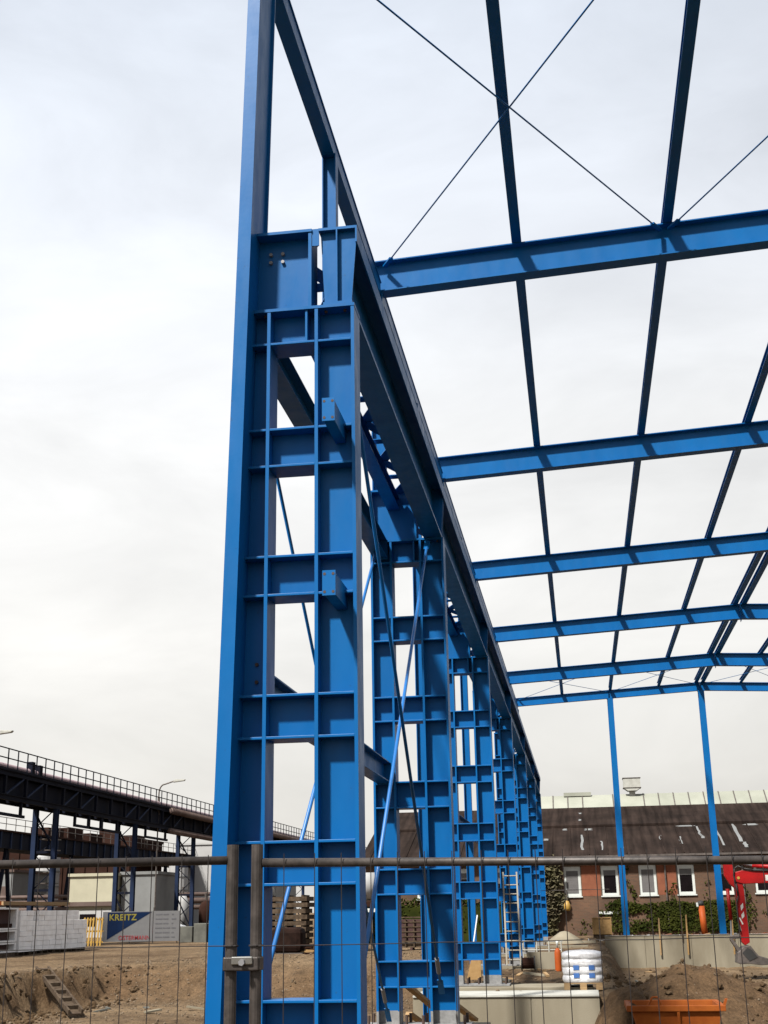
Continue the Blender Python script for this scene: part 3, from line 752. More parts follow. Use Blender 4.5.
# excavator
def pe(u, v):   # side-view outline in the machine's own plane
    return (6.345 + (u - 733) * .0409 - (v - 872) * .0040, 3.079 - (v - 872) * .0401 - (u - 733) * .0009)
EY = 57.0
t = thing('excavator', 'red excavator reaching in with its bucket on the pit floor', 'excavator', (12.6, EY, -1.2))
def ep(pts, y0, y1, name, m_, par=t, bev=.02):
    return MB().prism([pe(*p) for p in pts], EY + y0, EY + y1).build(name, m_, par, bevel=bev)
ep([(734, 872.5), (741, 870.5), (772, 871.5), (800, 872), (832, 893), (868, 938), (860, 946), (826, 908), (794, 884.5), (768, 883), (743, 884), (735, 882)], -.22, .22, 'boom', 'red')
stk = ep([(722.5, 862), (728, 861.5), (733, 866), (734, 872), (741, 879), (743.5, 890), (749.5, 942), (745, 945), (741.5, 942), (734, 888), (729, 884), (724, 876)], -.17, .17, 'stick', 'red')
ep([(740, 906), (742.4, 903), (743, 907.5), (740.8, 911)], -.176, -.168, 'stick_marking', 'frame', stk, 0); ep([(740.8, 915), (743.2, 911.5), (744, 916.5), (741.6, 919)], -.176, -.168, 'stick_marking', 'frame', stk, 0)
for (a, b) in (((738.5, 918), (743, 924)), ((738.8, 926), (741.2, 930.5))): ep([a, (a[0] + 1.1, a[1] - .6), b, (b[0] - 1.1, b[1] + .6)], -.176, -.168, 'stick_marking', 'frame', stk, 0)
m = MB(); c0_, c1_, c2_ = [pe(*q) for q in ((727.5, 889), (731, 920), (731.6, 937))]
bc = m.tube((c0_[0], EY, c0_[1]), (c1_[0], EY, c1_[1]), .075, 12).build('bucket_cylinder', 'red', t, smooth=True)
MB().tube((c1_[0], EY, c1_[1]), (c2_[0], EY, c2_[1]), .04, 10).build('piston_rod', 'bolt', bc)
m = MB(); a0, a1 = pe(729.5, 861.2), pe(752, 865.2); a2 = pe(800, 873 - 4)
sc = MB().tube((a1[0], EY, a1[1]), (a2[0], EY, a2[1]), .085, 12).build('stick_cylinder', 'red', t, smooth=True)
MB().tube((a0[0], EY, a0[1]), (a1[0], EY, a1[1]), .05, 10).build('piston_rod', 'bolt', sc)
ep([(730, 936), (733, 935), (745, 934.5), (745, 937.5), (733, 939), (741, 950), (738.5, 952.5), (730, 940)], -.13, .13, 'bucket_link', 'iron')
bk = ep([(737, 952), (742, 946), (749, 945), (753, 950), (757, 954.5), (766, 957), (769, 963), (760, 963.8), (748, 962.5), (739.5, 963), (736.3, 962)], -.5, .5, 'bucket', 'iron')
m = MB()
for y in (-.45, -.15, .15, .45):
    x_, z_ = pe(768, 962); m.prism([(x_, z_ - .02), (x_ + .22, z_ - .03), (x_, z_ + .07)], EY + y - .05, EY + y + .05)
m.build('tooth', 'iron', bk)
ep([(741, 952), (746, 947), (750, 949), (756, 956), (748, 960)], -.52, -.5, 'bucket_side', 'black', bk, 0)
MB().box(7.62, 7.9, EY - .224, EY - .2205, 2.7, 2.93).build('boom_badge', 'frame', t)
hs = MB()
def pe3(u, v, dy): a_, b_ = pe(u, v); return (a_, EY + dy, b_)
for dy in (-.2, -.26):
    hs.path([pe3(u, v, dy) for u, v in ((768, 870.8), (752, 870), (743, 868.5), (737, 866), (733.5, 869), (733, 876), (735.5, 884), (737.5, 896))], .03, 6)
    hs.path([pe3(u, v, dy) for u, v in ((737.5, 896), (736, 906), (737.5, 920), (740, 932))], .022, 6)
hs.build('hydraulic_hoses', 'black', t, smooth=True)
MB().tube((6.52, EY - .24, 2.83), (6.52, EY + .24, 2.83), .06, 12).build('elbow_pin', 'yellow', t)
for sy in (-1.1, 1.1):
    pts = []
    for s_ in np.linspace(-math.pi / 2, math.pi / 2, 8): pts.append((14.2 + .42 * math.cos(s_), -.73 + .42 * math.sin(s_)))
    for s_ in np.linspace(math.pi / 2, 3 * math.pi / 2, 8): pts.append((11.2 + .42 * math.cos(s_), -.73 + .42 * math.sin(s_)))
    MB().prism(pts, EY + sy - .28, EY + sy + .28).build('track', 'black', t)
MB().box(11.4, 14.9, EY - 1.2, EY + 1.2, -.2, .25).build('turntable', 'iron', t)
MB().prism([(11.3, .25), (15.2, .25), (15.4, 1.4), (15.0, 1.75), (12.9, 1.75), (12.9, 1.1), (11.3, 1.1)], EY - 1.2, EY + 1.2).build('engine_housing', 'red', t, bevel=.05)
cb = MB().prism([(11.2, 1.1), (12.85, 1.1), (12.85, 2.85), (11.75, 2.9), (11.3, 2.1)], EY - 1.2, EY - .2).build('cab', 'red', t, bevel=.03)
MB().prism([(11.4, 1.3), (12.7, 1.3), (12.7, 2.7), (11.85, 2.72), (11.45, 2.05)], EY - 1.21, EY - 1.203).build('window', 'glass', cb)

cl = MB(); st, keep = cl, st
for _ in range(500): stone(random.uniform(.3, 7.5), random.uniform(27.5, 36), random.choice([.03, .04, .05, .07, .10]))
for _ in range(260): stone(random.uniform(-18, -15.8), random.uniform(36, 48), random.choice([.05, .08, .12]))
for _ in range(250): stone(random.uniform(1.5, 9), random.uniform(40, 64), random.choice([.04, .06, .09]))
o = cl.build('soil_clods', 'clod'); kind(o, 'stuff'); o['label'] = 'dark earth clods lying on the soil heap and banks'
sc_ = MB()
for i in range(46):
    x, y = random.choice([(random.uniform(-17, -6), random.uniform(38, 45)), (random.uniform(-2.8, .3), random.uniform(30.5, 37)), (random.uniform(2, 9), random.uniform(38, 64)), (random.uniform(-22, -8), random.uniform(50, 57))])
    z = gz(x, y); an = random.uniform(0, 3.14); l_ = random.uniform(.15, .7)
    sc_.obox((x, y, z + .03), (x + l_ * math.cos(an), y + l_ * math.sin(an), z + .03 + random.uniform(0, .08)), random.choice([.08, .12, .2]), random.choice([.03, .05]), mi=i % 4)
o = sc_.build('site_debris', ['wood', 'concrete', 'wood_dark', 'darkgrey']); kind(o, 'stuff'); o['label'] = 'timber and concrete scraps littering the site floor'
# bits behind the far wall
t = thing('plywood_crate', 'yellow plywood crate standing behind the far concrete wall', 'crate', (.88, 69.5, .3))
MB().box(.40, 1.36, 69.1, 69.9, .42, 1.2).build('body', 'osb', t)
m = MB()
for x in (.40, .86, 1.31): m.box(x, x + .06, 69.07, 69.098, .42, 1.2)
m.box(.38, 1.39, 69.06, 69.94, 1.203, 1.25); m.build('batten', 'osb', t)
MB().box(.42, 1.34, 69.15, 69.85, .2, .418).build('skid', 'wood_dark', t)
t = thing('orange_drain_pipe', 'orange plastic drain pipe standing upright before the ivy wall', 'pipe', (6.07, 70, .3))
MB().tube((6.09, 70, .25), (6.04, 70.1, 1.72), .16, 16).build('pipe', 'orange2', t, smooth=True)
MB().tube((6.04, 70.1, 1.725), (5.99, 70.05, 1.95), .15, 16).build('cap', 'black', t, smooth=True); MB().tube((5.85, 70.0, 1.7), (5.83, 70.0, 1.9), .06, 8).build('tape', 'frame', t)
for x, z, lb in ((3.62, 1.2, 'short timber stake rising over the far wall near the left gable post'), (4.95, 1.33, 'pair of pale timber stakes rising over the middle of the far wall'), (7.15, 1.3, 'thin pale timber stake beside the right gable post')):
    t = thing('timber_stake', lb, 'stake', (x, 66.9, -.6), 'timber stakes at the far wall')
    m = MB().obox((x, 66.9, -.55), (x + .03, 66.93, z), .07, .05, up=(0, 1, 0))
    if x == 4.95: m.obox((x - .22, 66.95, .1), (x - .2, 66.95, 1.34), .05, .04, up=(0, 1, 0))
    m.build('stake', 'osb' if x != 3.62 else 'wood', t)
br = MB()
for i in range(60):
    x = random.uniform(-2.2, 9.5); y = random.uniform(68, 70); z = gz(x, y)
    br.obox((x, y, z + .05), (x + random.uniform(.15, .45), y + random.uniform(-.2, .2), z + .05 + random.uniform(0, .08)), .14, random.choice([.08, .1, .14]), mi=random.choice([0, 0, 0, 1, 2]))
o = br.build('brick_rubble', ['brickred', 'white', 'wood']); kind(o, 'stuff'); o['label'] = 'broken bricks and scraps along the top of the far wall'
gp = MB(); n = 26
vs2 = [(-1.0, 66, .12 + .55)]; fs2 = []
for rr, zz in ((.22, .50), (.5, .32), (.8, .10), (1.0, -.15)):
    for i in range(n):
        a = 2 * math.pi * i / n; k_ = 1 + .12 * mnoise.noise(V((math.cos(a) * 2, math.sin(a) * 2, zz * 3)))
        vs2.append((-1.0 + rr * k_ * math.cos(a), 66 + rr * .8 * k_ * math.sin(a), .12 + zz))
fs2 = [(0, 1 + i, 1 + (i + 1) % n) for i in range(n)]
for r0 in range(3):
    for i in range(n): fs2.append((1 + r0 * n + i, 1 + (r0 + 1) * n + i, 1 + (r0 + 1) * n + (i + 1) % n, 1 + r0 * n + (i + 1) % n))
gp.add(vs2, fs2); o = gp.build('sand_pile', 'concrete', smooth=True); tag(o, 'small pale sand pile in front of the brick building', 'sand pile')
t = thing('warning_lamp', 'yellow warning lamp hanging from a thin wire below a window', 'lamp', (-.72, 60, 1.6))
MB().lathe([(0, 0), (.10, .0), (.15, .1), (.15, .25), (.07, .42), (0, .44)], (-.72, 60, 1.62), 12).build('lens', 'yellow', t, smooth=True)
MB().tube((-.72, 60, 2.06), (-.72, 60, 2.5), .02, 6).build('hanger', 'iron', t)
MB().tube((-2.9, 60, 2.5), (1.2, 60, 2.52), .012, 6).build('wire', 'iron', t)
# leaning board in the third column's opening
t = thing('leaning_board', 'yellow timber board leaning behind the third blue column', 'board', (-2.7, 32, .17))
MB().prism([(-2.86, .15), (-2.52, .15), (-2.50, .95), (-2.66, .95)], 32, 32.03).build('board', 'osb', t)
MB().tube((-2.68, 31.97, .9), (-2.55, 31.98, 1.62), .016, 8).build('broom_handle', 'white', t)

# planks in the excavation behind the second column
pk = [((-2.98, 21.9, .60), (-2.05, 23.6, -.40), 'long timber plank sloping down behind the second blue column'), ((-2.98, 22.3, .12), (-2.15, 23.9, -.72), 'lower timber plank lying in the trench behind the second column'),
      ((-2.62, 21.6, .66), (-1.95, 23.1, -.05), 'upper timber plank propped behind the foot of the second column')]
for a, b, lb in pk:
    t = thing('timber_plank', lb, 'plank', a, 'timber planks in the trench')
    MB().obox(a, b, .13, .05).build('board', 'wood', t)
t = thing('plank_platform', 'brown timber decking at the foot of the second column', 'decking', (-2.5, 23, -.7))
m = MB()
for i in range(7): m.box(-3.3, -1.9, 22.4 + i * .42, 22.78 + i * .42, -.52, -.47)
m.build('deck', 'wood', t); MB().box(-3.2, -3.1, 22.4, 25.3, -1.2, -.525).build('bearer', 'wood_dark', t); MB().box(-2.1, -2.0, 22.4, 25.3, -1.2, -.525).build('bearer', 'wood_dark', t)

# ------------------------------------------------------------------ brick building
BY = 80.0
bld = thing('brick_building', 'long brick building with brown felt roof and pale rooflight ridge', 'building', (10, BY, 0))
bx0, bx1 = -13.2, 46
wins = []
x = -1.085 - 2.24 * 5; i = 0
while x < bx1 - 2:
    wins.append((x, x + 1.02, 2.40, 4.13)); x += 2.24
m = MB(); EZ = 4.72
edges = [bx0]
for (a, b, z0, z1) in wins: edges += [a, b]
edges.append(bx1)
for i in range(0, len(edges), 2): m.box(edges[i], edges[i + 1], BY, BY + .36, -.2, EZ)
for (a, b, z0, z1) in wins: m.box(a, b, BY, BY + .36, -.2, z0); m.box(a, b, BY, BY + .36, z1, EZ)
m.box(bx0, bx0 + .36, BY + .36, BY + 24, -.2, EZ)
m.prism([(BY, EZ), (BY + .3, EZ + .1), (BY + 10.2, 8.1), (BY + 20, EZ + .1), (BY + 24, EZ)], bx0, bx0 + .3, axes='yz')
m.build('wall', 'brick', bld)
m = MB()
for (a, b, z0, z1), (a2, *_r) in list(zip(wins, wins[1:]))[5:8:2]: MB().box(b + .06, a2 - .06, BY - .006, BY - .0005, 2.4, EZ - .02).build('brick_panel', 'brickred', bld)
shut = {5: 1.0, 6: .26, 7: 1.0, 8: .30, 9: .28, 10: .35}
for i, (a, b, z0, z1) in enumerate(wins):
    f = MB(); ft = .15; y = BY + .06
    f.box(a, b, y, y + .08, z0, z0 + ft); f.box(a, b, y, y + .08, z1 - .26, z1); f.box(a, a + ft, y, y + .08, z0 + ft, z1 - .26); f.box(b - ft, b, y, y + .08, z0 + ft, z1 - .26)
    f.box(a - .06, b + .06, BY - .09, BY + .055, z0 - .07, z0 - .002)
    fr = f.build('window', 'frame', bld)
    MB().box(a + ft, b - ft, y + .04, y + .05, z0 + ft, z1 - .26).build('pane', 'glass', fr)
    s = shut.get(i, random.choice([.3, .3, 1.0, .5]))
    zt = z1 - .262; zb = zt - s * (zt - z0 - ft - .002)
    sm = MB(); k = 0; zz = zt
    while zz - .05 > zb - .001:
        sm.box(a + ft, b - ft, y + .012 + .004 * (k % 2), y + .032, zz - .05, zz); zz -= .05; k += 1
    if k: sm.build('shutter', 'shutter', fr)
# roof: two slopes of felt with standing seams, a step, pale patches
def rz(y): return EZ + .02 + (y - (BY - .5)) * (8.14 - EZ) / (90 - BY + .5)
m = MB()
for ya, yb, lift in ((BY - .5, BY + 5.9, 0.0), (BY + 5.6, BY + 10.0, .16)):
    za, zb = rz(ya) + lift, rz(yb) + lift
    m.add([(bx0 - .3, ya, za), (bx1, ya, za), (bx1, yb, zb), (bx0 - .3, yb, zb), (bx0 - .3, ya, za - .14), (bx1, ya, za - .14), (bx1, yb, zb - .14), (bx0 - .3, yb, zb - .14)],
          [(0, 1, 2, 3), (7, 6, 5, 4), (0, 4, 5, 1), (1, 5, 6, 2), (2, 6, 7, 3), (3, 7, 4, 0)])
m.add([(bx0 - .3, 90, 8.15), (bx1, 90, 8.15), (bx1, 104, 4.8), (bx0 - .3, 104, 4.8)], [(0, 1, 2, 3)])
x = bx0 + .3
while x < bx1 - .3:
    m.obox((x, BY - .45, rz(BY - .45) + .02), (x, BY + 5.5, rz(BY + 5.5) + .02), .07, .07); x += 1.12
rf = m.build('roof', 'roof', bld)
def patch(x, t0, t1, wd):
    ya, yb = BY + t0, BY + t1; z0, z1 = rz(ya) + .012, rz(yb) + .012
    if t0 > 5.6: z0 += .16; z1 += .16
    n = 5; pv = []
    for i in range(n + 1):
        f = i / n; ww = wd * random.uniform(.5, 1.2); cx = x + random.uniform(-.05, .05)
        pv += [(cx - ww / 2, ya + (yb - ya) * f, z0 + (z1 - z0) * f), (cx + ww / 2, ya + (yb - ya) * f, z0 + (z1 - z0) * f)]
    MB().add(pv, [(2 * i, 2 * i + 1, 2 * i + 3, 2 * i + 2) for i in range(n)]).build('felt_patch', 'greybld', rf)
for (x, a, b, wd) in ((.15, .6, 3.9, .14), (1.35, .5, 2.4, .12), (2.55, .6, 1.2, .2), (2.5, 2.0, 3.2, .10), (5.0, 2.4, 3.4, .14), (6.2, 1.4, 3.0, .16), (7.5, 3.2, 5.2, .16), (7.6, 2.5, 3.1, .2), (8.6, .9, 5.4, .16), (9.75, 1.6, 5.5, .2), (9.9, .4, 1.5, .24), (10.9, 5.1, 5.5, .9), (13.0, 5.0, 5.4, 1.1), (-.9, 5.0, 5.4, .3), (.6, 4.9, 5.3, .5), (2.6, 5.0, 5.5, .3), (6.8, 5.2, 5.5, 1.1), (15, 8.5, 8.9, .5), (-2.1, 2.8, 3.2, .3), (.1, 6.6, 7.0, .16), (.15, 8.3, 8.6, .2)):
    patch(x, a, b, wd)
MB().obox((bx0 - .3, BY - .62, EZ - .06), (bx1, BY - .62, EZ - .06), .14, .12).build('gutter', 'iron', bld)
rl = MB(); rl.prism([(89.98, 8.15), (91.4, 9.25), (92.8, 8.15)], bx0 + 9.5, bx1, axes='yz')
rlo = rl.build('rooflight', 'ridge', bld)
gb = MB(); x = bx0 + 9.5; gaps = 0
while x < bx1:
    gb.obox((x, 89.96, 8.16), (x, 91.38, 9.275), .07, .03); x += 1.02 if not (3 < gaps % 14 < 6) else 2.1; gaps += 1
gb.obox((bx0 + 9.5, 89.95, 8.11), (bx1, 89.95, 8.11), .08, .10)
gb.build('glazing_bar', 'iron', rlo)
MB().box(-.9, 1.0, 91.2, 91.6, 9.2, 9.45).build('ridge_vent', 'ridge', bld)
v = MB(); cx = 3.85
v.box(cx - .58, cx + .58, 90.9, 91.9, 9.66, 10.3); v.prism([(cx - .58, 9.655), (cx - .3, 9.45), (cx + .3, 9.45), (cx + .58, 9.655)], 90.9, 91.9); v.box(cx - .2, cx + .2, 91.2, 91.6, 8.95, 9.445)
vb = v.build('roof_fan_box', 'concrete_top', bld); MB().box(cx - .62, cx + .62, 90.86, 91.94, 10.303, 10.34).box(cx - .62, cx + .62, 90.86, 91.94, 9.64, 9.67).build('trim', 'iron', vb)
for x in (-1.65, 4.95, 9.45): MB().tube((x, BY - .09, .1), (x, BY - .09, EZ - .1), .05, 8).build('downpipe', 'iron', bld)
MB().box(.85, 2.1, BY - .1, BY - .01, 1.35, 1.5).build('sign_strip', 'frame', bld)

# leaves
def leaves(name, vols, n, size, m_, label=None, cat=None):
    mb = MB()
    tot = sum(v[6] for v in vols)
    for (cx, cy, cz, rx, ry, rz_, wgt) in vols:
        for _ in range(int(n * wgt / tot)):
            while True:
                a, b, c = [random.uniform(-1, 1) for _ in range(3)]
                if a * a + b * b + c * c <= 1 and (a * a + b * b + c * c > .25 or random.random() < .5): break
            k = 1 + .25 * mnoise.noise(V((a * 2 + cx, b * 2 + cy, c * 2 + cz)))
            p = V((cx + a * rx * k, cy + b * ry * k, cz + c * rz_ * k))
            d1 = V((random.gauss(0, 1), random.gauss(0, 1), random.gauss(0, 1))).normalized(); d2 = d1.orthogonal().normalized()
            s = size * random.uniform(.6, 1.4)
            mb.add([p - d1 * s, p + d2 * s * .6, p + d1 * s, p - d2 * s * .6], [(0, 1, 2, 3)])
    return mb, m_
mb = MB()
def ivy_density(x, z):
    n = mnoise.fractal(V((x * .55, z * .9, 4.2)), 1, 2, 5) + .35 * mnoise.noise(V((x * 2.1, z * 2.1, 1.0)))
    top = 2.0 + .25 * mnoise.noise(V((x * .7, 0, 9)))
    body = (1 if .35 < z < top else 0) * sstep(.9, 2.6, x) * (1 - sstep(8.2, 10.2, x))
    runner = 0
    for cx in (2.85, 5.05, 5.45, 7.15, 9.4):
        d = abs(x - cx - .22 * math.sin(z * 2.3 + cx)); runner = max(runner, (1 if d < .16 else 0) * (1 if z < 3.4 + math.sin(cx * 7) else 0))
    return max(body * (.75 + 1.1 * n), .30 * runner * (n + .4), .25 * (n - .1) if z < 1.4 and -1 < x < 12 else 0)
k = 0
while k < 9000:
    x = random.uniform(-1.2, 12); z = random.uniform(.2, 4.4)
    if random.random() > ivy_density(x, z): k += .12; continue
    k += 1; p = V((x, BY - random.uniform(.015, .2), z)); d1 = V((random.gauss(0, 1), random.gauss(0, .6), random.gauss(0, 1))).normalized(); d2 = d1.cross(V((random.uniform(-.6, .6), 1, random.uniform(-.9, .1)))).normalized(); sz = random.uniform(.045, .10)
    mb.add([p - d1 * sz, p + d2 * sz * .7, p + d1 * sz, p - d2 * sz * .7], [(0, 1, 2, 3)])
o = mb.build('climbing_ivy', 'leaf'); tag(o, 'green ivy spreading over the brick wall below the windows', 'ivy')
mb, mm_ = leaves('ivy', [(-1.85, BY - .4, 3.0, .65, .4, 1.7, 3), (-2.0, BY - .4, 1.2, .5, .4, 1.2, 1.5), (-1.2, BY - .3, 2.0, .3, .2, .5, .4)], 1500, .15, 'leafbrown')
o = mb.build('withered_ivy', 'leafbrown'); tag(o, 'brownish ivy column on the brick wall beside the farthest blue column', 'ivy')
mb, mm_ = leaves('hedge', [(-12 + i * .8, 76 + .3 * (i % 2), 1.1 + .15 * random.random(), .75, .6, 1.15, 1) for i in range(11)], 11000, .10, 'leaf')
o = mb.build('hedge', 'leaf'); tag(o, 'clipped green hedge seen between the columns before the brick building', 'hedge')
o = MB().box(-12.7, -3.5, 75.6, 76.6, 0, 1.9)  # woody core so the hedge is dense
o = o.build('hedge_core', 'leaf'); o.parent = bpy.data.objects['hedge']

# tank and crates between second and third columns
t = thing('white_tank', 'white tank on a red frame beyond the second column', 'tank', (-12.3, 74.5, 0))
MB().tube((-13.2, 74.5, 3.1), (-11.7, 74.5, 3.1), .78, 20).build('vessel', 'whitebld', t, smooth=True)
MB().box(-13.0, -11.8, 74.1, 74.9, 2.0, 2.3).build('saddle', 'brownbld', t); m = MB()
for x in (-12.9, -12.0): m.box(x, x + .12, 74.2, 74.32, 0, 2.0)
m.build('leg', 'iron', t); MB().box(-13.2, -11.7, 74.05, 74.95, 1.7, 1.9).build('tray', 'frame', t)
t = thing('wire_crate_stack', 'rusty lattice crate stack framed by the second column opening', 'crates', (-8.2, 62, 0))
m = MB()
for x in np.linspace(-8.75, -7.55, 4): m.box(x, x + .06, 61.6, 61.66, .1, 1.45)
for z in np.linspace(.35, 1.42, 6): m.box(-8.76, -7.48, 61.57, 61.598, z, z + .05)
m.box(-8.76, -7.48, 61.7, 62.5, .1, .35); m.build('lattice', 'wood_dark', t)
MB().box(-8.7, -7.55, 61.75, 62.5, .355, 1.35).build('contents', 'blockdark', t)
for x in (-8.7, -8.1, -7.6): MB().box(x, x + .1, 61.62, 62.5, -.05, .098).build('skid', 'blockdark', t)

# ------------------------------------------------------------------ left: stacks, sign, barrier
def hollow_stack(x0, x1, y0, y1, lb):
    t = thing('steel_frame_stack', lb, 'stack', ((x0 + x1) / 2, y0, 0))
    for z0, z1 in ((.16, .60), (.63, 1.17), (1.20, 2.18)):
        e = .07; m = MB()
        m.box(x0, x1, y0, y1, z0, z0 + e); m.box(x0, x1, y0, y1, z1 - e, z1); m.box(x0, x1, y0, y0 + .14, z0 + e, z1 - e); m.box(x0, x1, y1 - .22, y1, z0 + e, z1 - e)
        fr = m.build('frame', 'white', t)
        MB().box(x1 - .34, x1 - .30, y0 + .141, y1 - .221, z0 + e, z1 - e).build('panel', 'blockdark', fr)  # dark sheet standing in for the shade inside the open frame
        if z1 > 2:
            MB().box(x1 - .29, x1 - .06, y0 + .3, y1 - .5, z0 + e + .001, z0 + e + .2).build('filling', 'brownbld', fr)
    MB().box(x0, x1, y0 + .1, y1 - .1, -.05, .158).build('skid', 'wood_dark', t)
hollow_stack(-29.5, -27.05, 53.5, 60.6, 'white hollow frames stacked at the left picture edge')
names_ = ['first', 'second', 'third', 'fourth', 'fifth', 'sixth']
yy = 60.8
for k, (ln, h) in enumerate(((1.5, 2.1), (1.35, 2.12), (1.5, 2.08), (1.5, 2.1), (1.45, 2.0), (1.2, 1.55))):
    t = thing('block_pallet', ['pale block pallet next to the hollow white frames', 'second pale block pallet from the hollow white frames', 'third pale block pallet, in the middle of the row', 'fourth pale block pallet along the row', 'fifth pale block pallet, last full height one', 'lower pale block pallet at the end by the yellow barrier'][k], 'pallet', (-27.5, yy, 0), 'pallets of pale blocks')
    m = MB(); nz = int(h / .24); bw = ln / 2
    for r in range(nz):
        for c in range(2):
            if k == 1 and c == 0 and r in (nz - 1, nz - 2): continue
            dx = random.uniform(-.02, .02)
            m.box(-28.2, -27.0 + dx, yy + c * bw + .006, yy + (c + 1) * bw - .01, .14 + r * .24, .14 + r * .24 + .232)
    m.build('blocks', 'block', t, bevel=.008)
    m = MB()
    for y_ in (0, .45, .9): m.box(-28.2, -27.05, yy + y_ * ln, yy + y_ * ln + .12, gz(-27.5, yy) - .1, .138)
    m.build('pallet', 'wood_dark', t)
    yy += ln + random.choice([.02, .1, .04])
# lath strips lying on the row
t = thing('timber_lath_bundle', 'orange brown timber laths lying along the pale block pallets', 'timber', (-27.6, 61, 2.2))
m = MB()
for i in range(9): m.obox((-28.1 + .12 * i, 58.8 + random.uniform(0, .5), 2.38 + random.uniform(0, .05)), (-28.1 + .12 * i, 67.0 + random.uniform(-.5, .5), 2.36 + random.uniform(0, .05)), .10, .16, mi=i % 3)
m.build('lath', ['orange2', 'osb', 'wood'], t)
# yellow slatted barrier
t = thing('yellow_slat_barrier', 'yellow slanted slat barrier between the block pallets and the sign', 'barrier', (-28.3, 74, 0))
m = MB()
for z in (.25, .85, 1.5): m.box(-29.0, -27.75, 74.0, 74.05, z, z + .09)
m.build('rail', 'yellow', t)
for i in range(7): MB().obox((-28.98 + i * .18, 73.97, .08), (-28.88 + i * .18, 73.97, 1.66), .09, .03, up=(0, 1, 0)).build('slat', 'yellow', t)
# contractor sign
t = thing('contractor_sign', 'white contractor sign board with blue triangle and red lettering', 'sign', (-28.3, 80, .17))
sx, sz0_, sz1_ = -29.76, .18, 1.98
MB().box(sx - .30, -26.78, 80.0, 80.05, sz0_, sz1_).build('board', 'signwhite', t)
MB().prism([(sx + .02, sz0_ + .12), (sx + .02, sz1_ - .05), (-26.85, sz1_ - .05)], 79.988, 79.9985).build('triangle', 'signblue', t)
MB().box(-26.74, -25.05, 80.0, 80.05, sz0_, sz1_).build('side_panel', 'signwhite', t)
m = MB()
for i in range(6):
    z = sz1_ - .25 - i * .27
    for a, b in ((0, .45), (.5, random.uniform(.8, 1.0)), (1.05, random.uniform(1.15, 1.35))): MB().box(-26.6 + a, -26.6 + b, 79.99, 79.9985, z, z + .075).build('small_print', 'signgrey', t)
def text(body, size, loc, m_, par, name, ext=.004, sx_=1.0, off=.014, sp_=1.08):
    c = bpy.data.curves.new(name, 'FONT'); c.body = body; c.size = size; c.extrude = ext; c.offset = off; c.space_character = sp_
    tmp = bpy.data.objects.new(name, c); col.objects.link(tmp)
    dg = bpy.context.evaluated_depsgraph_get(); mesh = bpy.data.meshes.new_from_object(tmp.evaluated_get(dg))
    bpy.data.objects.remove(tmp)
    mesh.materials.clear(); mesh.materials.append(MT[m_])
    o = bpy.data.objects.new(name, mesh); col.objects.link(o); o.parent = par
    o.location = V(loc) - parent_world(par); o.rotation_euler = (math.radians(90), 0, 0); o.scale = (sx_, 1, 1)
    return o
text('KREITZ', .52, (sx + .12, 79.982, sz1_ - .52), 'signyellow', t, 'lettering', sx_=1.0)
text('OSTERMANN', .37, (sx + .78, 79.984, sz0_ + .1), 'signred', t, 'lettering', sx_=.90, off=.002, sp_=1.06)
m = MB()
for x in (-30.2, -28.3, -26.76, -25.2): m.tube((x, 80.09, -.1), (x, 80.09, 2.2), .03, 8)
m.build('post', 'galv', t)
t = thing('concrete_block_row', 'row of rough grey concrete blocks right of the sign board', 'blocks', (-23, 83, 0))
for i in range(5): MB().box(-26.0 + i * .98, -25.1 + i * .98, 83, 84, -.1, 1.0 + .18 * ((i * 7) % 3)).build('block', 'darkgrey', t, bevel=.05)
# duckboard ramp in the pit
t = thing('cleated_ramp', 'dark timber cleated ramp leading down the left bank', 'ramp', (-16.8, 41.5, -.5))
a, b = V((-18.3, 43.2, .02)), V((-15.25, 38.7, -1.06)); d = (b - a).normalized(); sd = d.cross(V((0, 0, 1))).normalized(); up = sd.cross(d)
MB().obox(a, b, .42, .05).build('board', 'wood_dark', t)
m = MB()
for s_ in (-1, 1): m.obox(a + sd * .20 * s_ + up * .08, b + sd * .20 * s_ + up * .08, .06, .12)
m.build('stringer', 'wood_dark', t)
for i in range(6):
    c = a + (b - a) * ((i + .4) / 6) + up * .085
    MB().obox(c - sd * .165, c + sd * .165, .16, .11, up=up).build('cleat', 'wood_dark', t)

# formwork stacks beyond the bank, seen through the nearest column
def panel_stack(x0, x1, y0, h, lb, m1='wood', n=8):
    t = thing('formwork_stack', lb, 'stack', ((x0 + x1) / 2, y0, 0), 'stacks of formwork')
    z = .15; g0 = min(gz(x0, y0), gz(x1, y0))
    m = MB()
    for i in range(n):
        e = random.uniform(-.08, .08); hh = h / n
        m.box(x0 + e, x1 + e, y0 + random.uniform(0, .1), y0 + 1.6, z, z + hh * .72); z += hh
    m.build('panel', m1, t)
    m = MB(); z = .15
    for i in range(n):
        for x in (x0 + .15, (x0 + x1) / 2, x1 - .25): m.box(x, x + .1, y0 + .12, y0 + 1.5, z + h / n * .722, z + h / n * .998)
        z += h / n
    m.build('spacer', 'wood_dark', t)
    MB().box(x0 + .1, x1 - .1, y0 + .15, y0 + 1.4, g0 - .1, .148).build('skid', 'wood_dark', t)
panel_stack(-14.3, -12.3, 58, 2.35, 'tall weathered formwork panel stack seen through the nearest column', 'wood_dark', 9)
panel_stack(-12.0, -10.2, 60, 2.5, 'taller formwork panel stack right of the weathered one', 'darkgrey', 5)
t = thing('dark_steel_bin', 'dark rusty steel bin on skids in front of the formwork stacks', 'bin', (-12.4, 55, 0))
